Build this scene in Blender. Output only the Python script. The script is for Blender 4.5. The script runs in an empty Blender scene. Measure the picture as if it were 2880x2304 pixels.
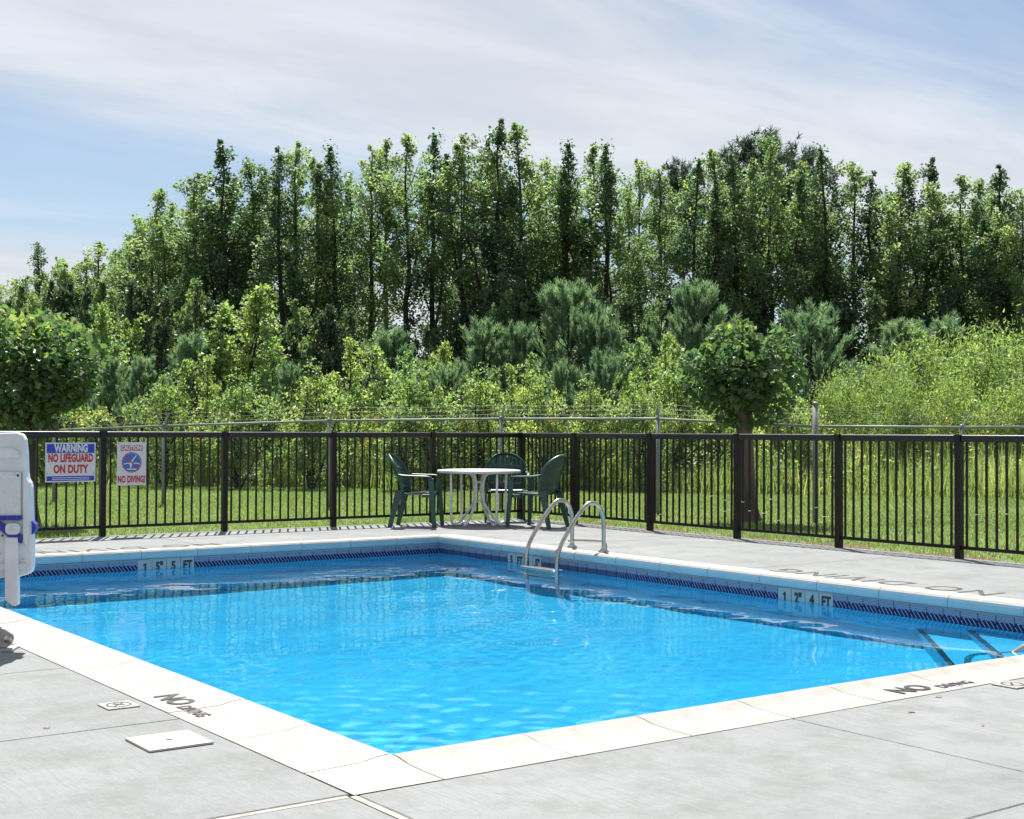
import bpy, bmesh, math, random
import numpy as np
from mathutils import Vector, Matrix

# ------------------------------------------------------------------ camera, sky, sun, exposure
sc = bpy.context.scene
PI = math.pi
FPX = 3820.8                       # focal length in pixels of the 2880 px wide photograph
PITCH, ROLL, TH = .0163, .0038, .6278
CAMH = 1.22
cam = bpy.data.cameras.new('camera')
cam_o = bpy.data.objects.new('camera', cam)
sc.collection.objects.link(cam_o)
cam.sensor_width = 36
cam.lens = 36 * FPX / 2880
cam.clip_start, cam.clip_end = .05, 2500
cam_o.matrix_world = Matrix.Translation((0, 0, CAMH)) @ Matrix.Rotation(PI / 2 + PITCH, 4, 'X') @ Matrix.Rotation(ROLL, 4, 'Z')
sc.camera = cam_o

SUN_EL, SUN_AZ = math.radians(61), math.radians(-9)    # azimuth measured from +Y towards +X
world = bpy.data.worlds.new('World')
sc.world = world
world.use_nodes = True
wn, wl = world.node_tree.nodes, world.node_tree.links
sky = wn.new('ShaderNodeTexSky')
sky.sky_type = 'NISHITA'
sky.sun_disc = False
sky.sun_elevation = SUN_EL
sky.sun_rotation = SUN_AZ
sky.air_density, sky.dust_density, sky.ozone_density = 1.0, .6, 2.2
SKY_STRENGTH = .056
CLOUD = (6.55, 6.9, 7.35)


def build_clouds():
    N, L = wn.new, wl.new
    tc = N('ShaderNodeTexCoord')
    sep = N('ShaderNodeSeparateXYZ')
    L(tc.outputs['Generated'], sep.inputs[0])
    mx = N('ShaderNodeMath'); mx.operation = 'MAXIMUM'; mx.inputs[1].default_value = .03
    L(sep.outputs['Z'], mx.inputs[0])
    ad = N('ShaderNodeMath'); ad.operation = 'ADD'; ad.inputs[1].default_value = .12
    L(mx.outputs[0], ad.inputs[0])
    dv = []
    for k in ('X', 'Y'):
        m = N('ShaderNodeMath'); m.operation = 'DIVIDE'
        L(sep.outputs[k], m.inputs[0]); L(ad.outputs[0], m.inputs[1])
        dv.append(m)
    cb = N('ShaderNodeCombineXYZ')
    L(dv[0].outputs[0], cb.inputs['X']); L(dv[1].outputs[0], cb.inputs['Y'])
    # long bands of veil cloud crossing the whole sky
    dot = N('ShaderNodeVectorMath'); dot.operation = 'DOT_PRODUCT'
    dot.inputs[1].default_value = (-.54, .84, 0)
    L(cb.outputs[0], dot.inputs[0])
    n0 = N('ShaderNodeTexNoise'); n0.inputs['Scale'].default_value = .75; n0.inputs['Detail'].default_value = 5
    n0.inputs['Roughness'].default_value = .55
    L(cb.outputs[0], n0.inputs['Vector'])
    ma = N('ShaderNodeMath'); ma.operation = 'MULTIPLY_ADD'; ma.inputs[1].default_value = .8
    L(n0.outputs['Fac'], ma.inputs[0]); L(dot.outputs['Value'], ma.inputs[2])
    ph = N('ShaderNodeMath'); ph.operation = 'MULTIPLY_ADD'; ph.inputs[1].default_value = 2.92; ph.inputs[2].default_value = .26
    L(ma.outputs[0], ph.inputs[0])
    sn = N('ShaderNodeMath'); sn.operation = 'SINE'
    L(ph.outputs[0], sn.inputs[0])
    # wisps stretched along the band
    mp = N('ShaderNodeCombineXYZ')
    for vec, sock in (((.84 * .8, .54 * .8, 0), 'X'), ((-.54 * 2.2, .84 * 2.2, 0), 'Y')):
        d2 = N('ShaderNodeVectorMath'); d2.operation = 'DOT_PRODUCT'; d2.inputs[1].default_value = vec
        L(cb.outputs[0], d2.inputs[0]); L(d2.outputs['Value'], mp.inputs[sock])
    n1 = N('ShaderNodeTexNoise'); n1.inputs['Scale'].default_value = 1.5; n1.inputs['Detail'].default_value = 8
    n1.inputs['Roughness'].default_value = .58; n1.inputs['Distortion'].default_value = .5
    L(mp.outputs[0], n1.inputs['Vector'])
    sm = N('ShaderNodeMath'); sm.operation = 'MULTIPLY_ADD'; sm.inputs[1].default_value = 1.9
    L(n1.outputs['Fac'], sm.inputs[0]); L(sn.outputs[0], sm.inputs[2])
    rp = N('ShaderNodeMapRange'); rp.interpolation_type = 'SMOOTHSTEP'
    rp.inputs['From Min'].default_value = .15; rp.inputs['From Max'].default_value = 1.9
    rp.inputs['To Min'].default_value = .16; rp.inputs['To Max'].default_value = .92
    L(sm.outputs[0], rp.inputs['Value'])
    mix = N('ShaderNodeMix'); mix.data_type = 'RGBA'
    L(rp.outputs[0], mix.inputs[0])
    L(sky.outputs[0], mix.inputs[6])
    cm = N('ShaderNodeMix'); cm.data_type = 'RGBA'
    cr = N('ShaderNodeMapRange'); cr.inputs['From Min'].default_value = .38; cr.inputs['From Max'].default_value = .64
    L(n1.outputs['Fac'], cr.inputs['Value']); L(cr.outputs[0], cm.inputs[0])
    cm.inputs[6].default_value = (*[c * .97 for c in CLOUD], 1)
    cm.inputs[7].default_value = (*[c * 1.11 for c in CLOUD], 1)
    L(cm.outputs[2], mix.inputs[7])
    L(mix.outputs[2], wn['Background'].inputs['Color'])


build_clouds()
wn['Background'].inputs['Strength'].default_value = SKY_STRENGTH

sun = bpy.data.lights.new('sun', 'SUN')
sun.energy = 5.0
sun.angle = math.radians(.5)
sun.color = (1, .96, .89)
sun.cycles.is_caustics_light = True
sun_o = bpy.data.objects.new('sun', sun)
sc.collection.objects.link(sun_o)
sdir = Vector((math.sin(SUN_AZ) * math.cos(SUN_EL), math.cos(SUN_AZ) * math.cos(SUN_EL), math.sin(SUN_EL)))
sun_o.rotation_euler = sdir.to_track_quat('Z', 'Y').to_euler()

vs = sc.view_settings
vs.view_transform = 'Standard'
vs.look = 'None'
vs.gamma = 1
vs.exposure = 1.02
vs.use_curve_mapping = False
sc.cycles.use_denoising = True
sc.cycles.max_bounces = 12
sc.cycles.diffuse_bounces = 6
sc.cycles.transparent_max_bounces = 12
sc.cycles.sample_clamp_indirect = 6

# ------------------------------------------------------------------ frames of reference
E1 = np.array([math.cos(TH), math.sin(TH)])
E2 = np.array([-math.sin(TH), math.cos(TH)])
FC = E1 * 2.9652 * .884 + E2 * 4.9431 * .884          # nearest inner corner of the pool
PU, PV = 5.955, 8.861                                  # pool size
WATER_Z = -.18
COPE = .36
FV, FU = 11.03, 8.70                                   # the two fence lines


def W(u, v, z=0.):
    p = FC + E1 * u + E2 * v
    return Vector((p[0], p[1], z))


def uv_of(x, y):
    p = np.array([x, y]) - FC
    return p @ E1, p @ E2


def at(dx, Z):
    """x in the world of image column dx (0..2156) at distance Z"""
    return (dx * 1.33581 - 1440) / FPX * Z


def hz(dx, dy, Z):
    """height of image row dy at column dx and distance Z"""
    px = dx * 1.33581
    return CAMH + (1214.3 + ROLL * (px - 1440) - dy * 1.33581) / FPX * Z


# ------------------------------------------------------------------ object helpers
COL = sc.collection


def tag(o, label=None, cat=None, group=None, kind=None):
    if label: o['label'] = label
    if cat: o['category'] = cat
    if group: o['group'] = group
    if kind: o['kind'] = kind
    return o


def link(name, data, parent=None, loc=(0, 0, 0), rot=(0, 0, 0), scale=(1, 1, 1)):
    o = bpy.data.objects.new(name, data)
    COL.objects.link(o)
    o.parent = parent
    o.location = loc
    o.rotation_euler = rot
    o.scale = scale
    return o


def empty(name, loc=(0, 0, 0), rz=0., label=None, cat=None, group=None, kind=None):
    o = link(name, None, None, loc, (0, 0, rz))
    o.empty_display_size = .2
    return tag(o, label, cat, group, kind)


def pool_frame(name, kind='structure', label=None, cat=None, data=None):
    o = link(name, data, None, (FC[0], FC[1], 0), (0, 0, TH))
    return tag(o, label, cat, None, kind)


class MB:
    def __init__(self):
        self.v, self.f = [], []

    def add(self, verts, faces):
        n = len(self.v)
        self.v.extend([tuple(p) for p in verts])
        self.f.extend([tuple(i + n for i in fc) for fc in faces])
        return self

    def box(self, a, b):
        (x0, y0, z0), (x1, y1, z1) = a, b
        v = [(x, y, z) for z in (z0, z1) for y in (y0, y1) for x in (x0, x1)]
        return self.add(v, [(0, 2, 3, 1), (4, 5, 7, 6), (0, 1, 5, 4), (2, 6, 7, 3), (0, 4, 6, 2), (1, 3, 7, 5)])

    def cbox(self, c, s):
        return self.box([c[i] - s[i] / 2 for i in range(3)], [c[i] + s[i] / 2 for i in range(3)])

    def tube(self, pts, r, n=10, flat=1., up=None, caps=True):
        P = [Vector(p) for p in pts]
        R = r if isinstance(r, (list, tuple)) else [r] * len(P)
        T = []
        for i in range(len(P)):
            d = P[min(i + 1, len(P) - 1)] - P[max(i - 1, 0)]
            T.append(d.normalized())
        a = Vector(up) if up else (Vector((0, 0, 1)) if abs(T[0].z) < .9 else Vector((1, 0, 0)))
        x = (a - T[0] * a.dot(T[0])).normalized()
        vs_, fs_ = [], []
        for i, p in enumerate(P):
            x = (x - T[i] * x.dot(T[i])).normalized()
            y = T[i].cross(x)
            for k in range(n):
                t = 2 * PI * k / n
                vs_.append(p + x * (math.cos(t) * R[i] * flat) + y * (math.sin(t) * R[i]))
        for i in range(len(P) - 1):
            for k in range(n):
                k2 = (k + 1) % n
                fs_.append((i * n + k, i * n + k2, (i + 1) * n + k2, (i + 1) * n + k))
        if caps:
            fs_.append(tuple(range(n - 1, -1, -1)))
            fs_.append(tuple((len(P) - 1) * n + k for k in range(n)))
        return self.add(vs_, fs_)

    def lathe(self, prof, n=32, c=(0, 0, 0)):
        vs_ = [(c[0] + r * math.cos(2 * PI * k / n), c[1] + r * math.sin(2 * PI * k / n), c[2] + z) for r, z in prof for k in range(n)]
        fs_ = []
        for i in range(len(prof) - 1):
            for k in range(n):
                k2 = (k + 1) % n
                fs_.append((i * n + k, i * n + k2, (i + 1) * n + k2, (i + 1) * n + k))
        fs_.append(tuple(range(n - 1, -1, -1)))
        fs_.append(tuple((len(prof) - 1) * n + k for k in range(n)))
        return self.add(vs_, fs_)

    def prism(self, poly, axis, a, b):
        """extrude a polygon of 2-D points along an axis from a to b"""
        n = len(poly)

        def mk(p, t):
            return {'x': (t, p[0], p[1]), 'y': (p[0], t, p[1]), 'z': (p[0], p[1], t)}[axis]
        v = [mk(p, a) for p in poly] + [mk(p, b) for p in poly]
        fs_ = [(i, (i + 1) % n, n + (i + 1) % n, n + i) for i in range(n)]
        fs_ += [tuple(range(n - 1, -1, -1)), tuple(range(n, 2 * n))]
        return self.add(v, fs_)

    def grid(self, fn, nu, nv):
        v = [fn(i / nu, j / nv) for j in range(nv + 1) for i in range(nu + 1)]
        return self.add(v, [(j * (nu + 1) + i, j * (nu + 1) + i + 1, (j + 1) * (nu + 1) + i + 1, (j + 1) * (nu + 1) + i)
                            for j in range(nv) for i in range(nu)])

    def mesh(self, name, mat, smooth=False, fix=True):
        me = bpy.data.meshes.new(name)
        me.from_pydata(self.v, [], self.f)
        if fix:
            bm = bmesh.new(); bm.from_mesh(me)
            bmesh.ops.recalc_face_normals(bm, faces=bm.faces)
            bm.to_mesh(me); bm.free()
        me.materials.append(mat)
        if smooth:
            me.polygons.foreach_set('use_smooth', [True] * len(me.polygons))
        return me

    def build(self, name, mat, parent=None, loc=(0, 0, 0), rot=(0, 0, 0), smooth=False, bevel=0, seg=2, solid=0, fix=True):
        o = link(name, self.mesh(name, mat, smooth, fix), parent, loc, rot)
        if solid:
            m = o.modifiers.new('solid', 'SOLIDIFY'); m.thickness = solid; m.offset = 0
        if bevel:
            m = o.modifiers.new('bevel', 'BEVEL'); m.width = bevel; m.segments = seg; m.limit_method = 'ANGLE'
        return o


def spline(pts, n=8):
    """Catmull-Rom through the points"""
    P = [np.array(p, float) for p in pts]
    P = [2 * P[0] - P[1]] + P + [2 * P[-1] - P[-2]]
    out = []
    for i in range(1, len(P) - 2):
        for k in range(n):
            t = k / n
            a, b, c, d = P[i - 1:i + 3]
            out.append(.5 * ((2 * b) + (c - a) * t + (2 * a - 5 * b + 4 * c - d) * t * t + (3 * b - a - 3 * c + d) * t ** 3))
    out.append(P[-2])
    return [tuple(p) for p in out]


def np_mesh(name, verts, quads, mat, tint=None, smooth=False):
    """a mesh from numpy arrays; faces of 3 or 4 corners"""
    verts = np.asarray(verts, np.float32)
    quads = np.asarray(quads, np.int32)
    k = quads.shape[1]
    me = bpy.data.meshes.new(name)
    me.vertices.add(len(verts)); me.vertices.foreach_set('co', verts.ravel())
    me.loops.add(quads.size); me.loops.foreach_set('vertex_index', quads.ravel())
    me.polygons.add(len(quads))
    me.polygons.foreach_set('loop_start', np.arange(0, quads.size, k, dtype=np.int32))
    if smooth:
        me.polygons.foreach_set('use_smooth', np.ones(len(quads), bool))
    if tint is not None:
        a = me.attributes.new('tint', 'FLOAT', 'POINT')
        a.data.foreach_set('value', np.asarray(tint, np.float32))
    me.materials.append(mat)
    me.update(calc_edges=True)
    return me


def text_mesh(body, size, mat, bold=0., xs=1., thick=.0, spacing=1., shear=0.):
    cu = bpy.data.curves.new('lettering', 'FONT')
    cu.body = body
    cu.size = size
    cu.align_x, cu.align_y = 'CENTER', 'CENTER'
    cu.offset = bold
    cu.extrude = thick
    cu.space_character = spacing
    cu.shear = shear
    cu.resolution_u = 4
    o = bpy.data.objects.new('lettering', cu)
    COL.objects.link(o)
    bpy.context.view_layer.update()
    me = bpy.data.meshes.new_from_object(o.evaluated_get(bpy.context.evaluated_depsgraph_get()))
    bpy.data.objects.remove(o); bpy.data.curves.remove(cu)
    if xs != 1:
        for v in me.vertices: v.co.x *= xs
    me.materials.clear(); me.materials.append(mat)
    return me


# ------------------------------------------------------------------ materials
def nodes(name):
    m = bpy.data.materials.new(name)
    m.use_nodes = True
    return m, m.node_tree.nodes, m.node_tree.links, m.node_tree.nodes['Principled BSDF']


def simple(name, c, rough=.5, metal=0., c2=None, nscale=8., bump=0., bscale=60., spec=.5, stretch=None, fac=(.35, .65), world_co=False, detail=5.):
    m, n, l, b = nodes(name)
    b.inputs['Base Color'].default_value = (*c, 1)
    b.inputs['Roughness'].default_value = rough
    b.inputs['Metallic'].default_value = metal
    b.inputs['Specular IOR Level'].default_value = spec
    if world_co:
        src = n.new('ShaderNodeNewGeometry').outputs['Position']
    else:
        src = n.new('ShaderNodeTexCoord').outputs['Object']
    if stretch:
        mp = n.new('ShaderNodeMapping'); mp.inputs['Scale'].default_value = stretch
        l.new(src, mp.inputs['Vector']); src = mp.outputs[0]
    if c2:
        t = n.new('ShaderNodeTexNoise'); t.inputs['Scale'].default_value = nscale; t.inputs['Detail'].default_value = detail
        l.new(src, t.inputs['Vector'])
        r = n.new('ShaderNodeMapRange'); r.inputs['From Min'].default_value, r.inputs['From Max'].default_value = fac
        l.new(t.outputs['Fac'], r.inputs['Value'])
        x = n.new('ShaderNodeMix'); x.data_type = 'RGBA'
        x.inputs[6].default_value = (*c, 1); x.inputs[7].default_value = (*c2, 1)
        l.new(r.outputs[0], x.inputs[0]); l.new(x.outputs[2], b.inputs['Base Color'])
    if bump:
        t = n.new('ShaderNodeTexNoise'); t.inputs['Scale'].default_value = bscale; t.inputs['Detail'].default_value = 4
        l.new(src, t.inputs['Vector'])
        k = n.new('ShaderNodeBump'); k.inputs['Strength'].default_value = bump; k.inputs['Distance'].default_value = .01
        l.new(t.outputs['Fac'], k.inputs['Height']); l.new(k.outputs[0], b.inputs['Normal'])
    return m


def concrete():
    m, n, l, b = nodes('concrete')
    tc = n.new('ShaderNodeTexCoord').outputs['Object']

    def noise(scale, detail=5, stretch=None, rough=.55):
        src = tc
        if stretch:
            mp = n.new('ShaderNodeMapping'); mp.inputs['Scale'].default_value = stretch
            l.new(tc, mp.inputs['Vector']); src = mp.outputs[0]
        t = n.new('ShaderNodeTexNoise'); t.inputs['Scale'].default_value = scale; t.inputs['Detail'].default_value = detail
        t.inputs['Roughness'].default_value = rough
        l.new(src, t.inputs['Vector'])
        return t.outputs['Fac']

    def ramp(v, a, b_):
        r = n.new('ShaderNodeMapRange'); r.inputs['From Min'].default_value = a; r.inputs['From Max'].default_value = b_
        l.new(v, r.inputs['Value']); return r.outputs[0]

    def mix(f, a, b_, mode='MIX'):
        x = n.new('ShaderNodeMix'); x.data_type = 'RGBA'; x.blend_type = mode
        l.new(f, x.inputs[0])
        for s, i in ((a, 6), (b_, 7)):
            if isinstance(s, tuple): x.inputs[i].default_value = (*s, 1)
            else: l.new(s, x.inputs[i])
        return x.outputs[2]
    c = mix(ramp(noise(.55, 6), .3, .7), (.190, .199, .204), (.235, .245, .250))
    c = mix(ramp(noise(2.3, 9, rough=.72), .44, .70), c, (.150, .156, .156))
    c = mix(ramp(noise(30, 6, (1, .6, 1), .7), .54, .84), c, (.255, .263, .263))
    c = mix(ramp(noise(160, 2), .63, .74), c, (.12, .12, .118))
    c = mix(ramp(noise(80, 3, (1, .07, 1), .6), .48, .86), c, (.165, .171, .172))
    l.new(c, b.inputs['Base Color'])
    b.inputs['Roughness'].default_value = .82
    b.inputs['Specular IOR Level'].default_value = .25
    bp = n.new('ShaderNodeBump'); bp.inputs['Strength'].default_value = .6; bp.inputs['Distance'].default_value = .005
    l.new(noise(150, 4, (1, .10, 1)), bp.inputs['Height'])
    l.new(bp.outputs[0], b.inputs['Normal'])
    return m


M = {}
M['concrete'] = concrete()
M['joint'] = simple('joint_filler', (.11, .10, .088), .9)
M['bed'] = simple('tan_mortar', (.27, .245, .215), .9)
M['caulk'] = simple('pale_caulk', (.37, .33, .30), .7, c2=(.25, .21, .19), nscale=14)
M['coping'] = simple('white_coping', (.335, .326, .306), .65, c2=(.27, .258, .236), nscale=6, bump=.3, bscale=70, spec=.25, fac=(.42, .72))
M['coping_face'] = simple('pale_blue_coping_face', (.29, .44, .49), .5, c2=(.24, .39, .45), nscale=4)
M['paint_black'] = simple('black_stencil', (.035, .035, .045), .7, c2=(.11, .11, .12), nscale=45, fac=(.55, .75))
M['paint_worn'] = simple('worn_grey_stencil', (.035, .035, .038), .8, c2=(.11, .115, .115), nscale=9, fac=(.52, .75))
M['plaster'] = simple('pool_plaster', (.19, .56, .70), .7, c2=(.155, .51, .67), nscale=1.2)
M['plaster_trim'] = simple('dark_step_tile', (.003, .016, .034), .5)
M['tile_pale'] = simple('pale_marker_tile', (.30, .355, .36), .25, c2=(.25, .31, .32), nscale=9)
M['grout'] = simple('pale_grout', (.55, .60, .63), .8)
M['black'] = simple('black_print', (.012, .012, .02), .5)
M['fence'] = simple('dark_bronze_paint', (.007, .005, .006), .42, c2=(.015, .010, .009), nscale=3, spec=.25)
M['fence_rail'] = simple('dark_bronze_rail_paint', (.006, .004, .005), .40, c2=(.010, .007, .007), nscale=3, spec=.45)
M['tie'] = simple('white_plastic_tie', (.75, .75, .72), .5)
M['galv'] = simple('galvanised_steel', (.24, .26, .26), .55, .3, c2=(.17, .19, .19), nscale=6)
M['steel'] = simple('polished_steel', (.50, .47, .43), .26, 1., c2=(.33, .29, .25), nscale=9, fac=(.45, .75))
M['green_resin'] = simple('dark_green_resin', (.012, .050, .040), .38, c2=(.020, .065, .052), nscale=6, spec=.5)
M['white_resin'] = simple('white_resin', (.60, .59, .565), .4, c2=(.52, .50, .47), nscale=6)
M['white_tube'] = simple('white_painted_tube', (.74, .74, .72), .4, c2=(.60, .57, .52), nscale=11, fac=(.5, .75))
M['lift_white'] = simple('white_plastic_shell', (.70, .70, .71), .38, c2=(.58, .58, .59), nscale=5)
M['lift_panel'] = simple('speckled_white_panel', (.60, .61, .61), .45, c2=(.42, .43, .43), nscale=70, fac=(.55, .75))
M['lift_metal'] = simple('grey_painted_bracket', (.42, .40, .38), .5, c2=(.30, .28, .26), nscale=12)
M['strap'] = simple('blue_webbing', (.012, .028, .24), .7, c2=(.02, .045, .32), nscale=60)
M['dark'] = simple('dark_hardware', (.03, .03, .03), .5)
M['rust'] = simple('rusty_bolt', (.22, .07, .02), .8)
M['sign_white'] = simple('white_sign_board', (.62, .60, .60), .5, c2=(.56, .54, .54), nscale=4)
M['sign_blue'] = simple('blue_print', (.018, .045, .38), .5)
M['sign_red'] = simple('red_print', (.42, .025, .03), .5)
M['sign_sky'] = simple('mid_blue_print', (.03, .13, .44), .5)
M['cover'] = simple('cream_cover', (.42, .40, .34), .55, c2=(.37, .35, .30), nscale=9)
M['bark'] = simple('grey_brown_bark', (.15, .11, .085), .9, c2=(.055, .042, .034), nscale=7, stretch=(1, 1, .22), bump=.8, bscale=22)
M['bark_dark'] = simple('dark_bark', (.040, .034, .030), .95, c2=(.020, .018, .016), nscale=6, stretch=(1, 1, .2))
M['soil'] = simple('lawn_soil', (.095, .135, .046), .95, c2=(.14, .155, .065), nscale=.9, world_co=True, bump=.5, bscale=30)
M['mulch'] = simple('red_brown_mulch', (.16, .075, .045), .95, c2=(.07, .05, .025), nscale=20, world_co=True, bump=1., bscale=50)
M['dead_leaf'] = simple('dry_leaf', (.20, .13, .06), .8)


def leaf_mat(name, c1, c2, c3=None, trans=.35, rough=.45, spec=.35, tmul=1.6, var=.25):
    """leaf: a hue between c1 and c2 per leaf (its own tint), part of the light passing through"""
    m, n, l, b = nodes(name)
    at_ = n.new('ShaderNodeAttribute'); at_.attribute_name = 'tint'
    oi = n.new('ShaderNodeObjectInfo')
    ad = n.new('ShaderNodeMath'); ad.operation = 'MULTIPLY_ADD'; ad.inputs[1].default_value = var
    sb = n.new('ShaderNodeMath'); sb.operation = 'SUBTRACT'; sb.inputs[1].default_value = var / 2
    l.new(oi.outputs['Random'], ad.inputs[0]); l.new(at_.outputs['Fac'], ad.inputs[2]); l.new(ad.outputs[0], sb.inputs[0])
    r = n.new('ShaderNodeValToRGB')
    e = r.color_ramp.elements
    e[0].position = .05; e[0].color = (*c1, 1)
    e[1].position = .8 if c3 else .95; e[1].color = (*c2, 1)
    if c3:
        k = e.new(1.0); k.color = (*c3, 1)
    l.new(sb.outputs[0], r.inputs[0])
    l.new(r.outputs[0], b.inputs['Base Color'])
    b.inputs['Roughness'].default_value = rough
    b.inputs['Specular IOR Level'].default_value = spec
    tr = n.new('ShaderNodeBsdfTranslucent')
    mu = n.new('ShaderNodeMix'); mu.data_type = 'RGBA'; mu.blend_type = 'MULTIPLY'; mu.inputs[0].default_value = 1
    l.new(r.outputs[0], mu.inputs[6]); mu.inputs[7].default_value = (1.27 * tmul, 1.38 * tmul, .88 * tmul, 1)
    l.new(mu.outputs[2], tr.inputs['Color'])
    mx = n.new('ShaderNodeMixShader'); mx.inputs[0].default_value = trans
    l.new(b.outputs[0], mx.inputs[1]); l.new(tr.outputs[0], mx.inputs[2])
    l.new(mx.outputs[0], n['Material Output'].inputs['Surface'])
    return m


M['leaf_tall'] = leaf_mat('tall_tree_leaf', (.080, .134, .068), (.168, .228, .108), (.23, .28, .13), trans=.52, rough=.5, spec=.5)
M['leaf_tall_shaded'] = leaf_mat('shaded_tall_tree_leaf', (.034, .072, .048), (.092, .148, .080), (.16, .21, .10), trans=.42, rough=.5, spec=.5)  # darker leaf colour paints in the shaded crown cores of the tree line
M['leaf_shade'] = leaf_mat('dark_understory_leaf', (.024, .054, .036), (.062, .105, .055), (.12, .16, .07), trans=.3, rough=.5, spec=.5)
M['leaf_pine'] = leaf_mat('pine_needle', (.105, .172, .118), (.20, .285, .19), (.29, .365, .235), trans=.42, tmul=1.4)
M['leaf_pine_dark'] = leaf_mat('old_pine_needle', (.035, .072, .052), (.085, .13, .082), trans=.25, tmul=1.3)
M['leaf_bright'] = leaf_mat('bright_leaf', (.092, .158, .060), (.205, .280, .095), (.33, .355, .11), trans=.48, rough=.5, spec=.5)
M['leaf_fresh'] = leaf_mat('fresh_green_leaf', (.075, .145, .066), (.165, .250, .105), (.25, .31, .13), trans=.48, rough=.5, spec=.5)
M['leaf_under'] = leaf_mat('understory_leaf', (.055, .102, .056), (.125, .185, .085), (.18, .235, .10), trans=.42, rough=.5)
M['leaf_willow'] = leaf_mat('feathery_leaf', (.11, .175, .060), (.21, .275, .090), (.31, .35, .13), trans=.46)
M['leaf_glossy'] = leaf_mat('glossy_broad_leaf', (.042, .088, .042), (.118, .185, .066), (.29, .31, .09), trans=.42, rough=.42, spec=.6)
M['grass'] = leaf_mat('mown_grass_blade', (.115, .175, .062), (.195, .25, .095), (.28, .305, .14), trans=.42, var=0)
M['tall_grass'] = leaf_mat('tall_grass_blade', (.115, .17, .060), (.235, .275, .110), (.40, .36, .20), trans=.52, var=0)
M['goldenrod'] = leaf_mat('yellow_flower', (.36, .32, .04), (.50, .43, .07), trans=.3, tmul=.7, var=0)


def water_mat():
    m, n, l, b = nodes('pool_water')
    n.remove(b)
    rf = n.new('ShaderNodeBsdfRefraction'); rf.inputs['IOR'].default_value = 1.33; rf.inputs['Roughness'].default_value = 0
    rf.inputs['Color'].default_value = (.39, .84, 1, 1)
    gl = n.new('ShaderNodeBsdfGlossy'); gl.inputs['Roughness'].default_value = 0
    fr = n.new('ShaderNodeFresnel'); fr.inputs['IOR'].default_value = 1.33
    mx = n.new('ShaderNodeMixShader')
    tc = n.new('ShaderNodeTexCoord')
    t1 = n.new('ShaderNodeTexNoise'); t1.inputs['Scale'].default_value = 11; t1.inputs['Detail'].default_value = 3; t1.inputs['Distortion'].default_value = 1.2
    l.new(tc.outputs['Object'], t1.inputs['Vector'])
    t2 = n.new('ShaderNodeTexNoise'); t2.inputs['Scale'].default_value = .55; t2.inputs['Detail'].default_value = 2
    l.new(tc.outputs['Object'], t2.inputs['Vector'])
    mr = n.new('ShaderNodeMapRange'); mr.inputs['From Min'].default_value = .50; mr.inputs['From Max'].default_value = .68
    mr.inputs['To Min'].default_value = .0; mr.inputs['To Max'].default_value = .30
    l.new(t2.outputs['Fac'], mr.inputs['Value'])
    bp = n.new('ShaderNodeBump'); bp.inputs['Distance'].default_value = .006
    l.new(mr.outputs[0], bp.inputs['Strength']); l.new(t1.outputs['Fac'], bp.inputs['Height'])
    for k in (rf, gl, fr): l.new(bp.outputs[0], k.inputs['Normal'])
    l.new(fr.outputs[0], mx.inputs[0]); l.new(rf.outputs[0], mx.inputs[1]); l.new(gl.outputs[0], mx.inputs[2])
    l.new(mx.outputs[0], n['Material Output'].inputs['Surface'])
    return m


def tile_mat():
    """printed waterline tile: grey-blue lines above, navy rope below; object coordinates x across, z up, centre 0"""
    m, n, l, b = nodes('rope_pattern_tile')
    tc = n.new('ShaderNodeTexCoord')
    sp = n.new('ShaderNodeSeparateXYZ'); l.new(tc.outputs['Object'], sp.inputs[0])

    def mt(op, a, b_, c=None):
        k = n.new('ShaderNodeMath'); k.operation = op
        for i, s in enumerate((a, b_, c)):
            if s is None: continue
            if isinstance(s, (int, float)): k.inputs[i].default_value = s
            else: l.new(s, k.inputs[i])
        return k.outputs[0]

    def mix(f, a, b_):
        x = n.new('ShaderNodeMix'); x.data_type = 'RGBA'; l.new(f, x.inputs[0])
        for s, i in ((a, 6), (b_, 7)):
            if isinstance(s, tuple): x.inputs[i].default_value = (*s, 1)
            else: l.new(s, x.inputs[i])
        return x.outputs[2]
    X, Z = sp.outputs['X'], sp.outputs['Z']
    lines = mt('GREATER_THAN', mt('SINE', mt('MULTIPLY', Z, 480.), 0), .35)
    upper = mix(lines, (.10, .16, .26), (.20, .28, .37))
    diag = mt('GREATER_THAN', mt('SINE', mt('MULTIPLY', mt('ADD', X, mt('MULTIPLY', Z, .75)), 165.), 0), .80)
    lower = mix(diag, (.004, .008, .062), (.22, .28, .42))
    wob = mt('MULTIPLY', mt('SINE', mt('MULTIPLY', X, 130.), 0), .003)
    c = mix(mt('GREATER_THAN', mt('ADD', Z, wob), .030), lower, upper)
    l.new(c, b.inputs['Base Color'])
    b.inputs['Roughness'].default_value = .3
    b.inputs['Specular IOR Level'].default_value = .2
    return m


M['water'] = water_mat()
M['tile'] = tile_mat()

# ------------------------------------------------------------------ the pool
rng = np.random.default_rng(7)
RECEIVE = []                                            # things sunlight reaches through the water


def floor_z(v):
    return -1.13 - .07 * v


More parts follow.
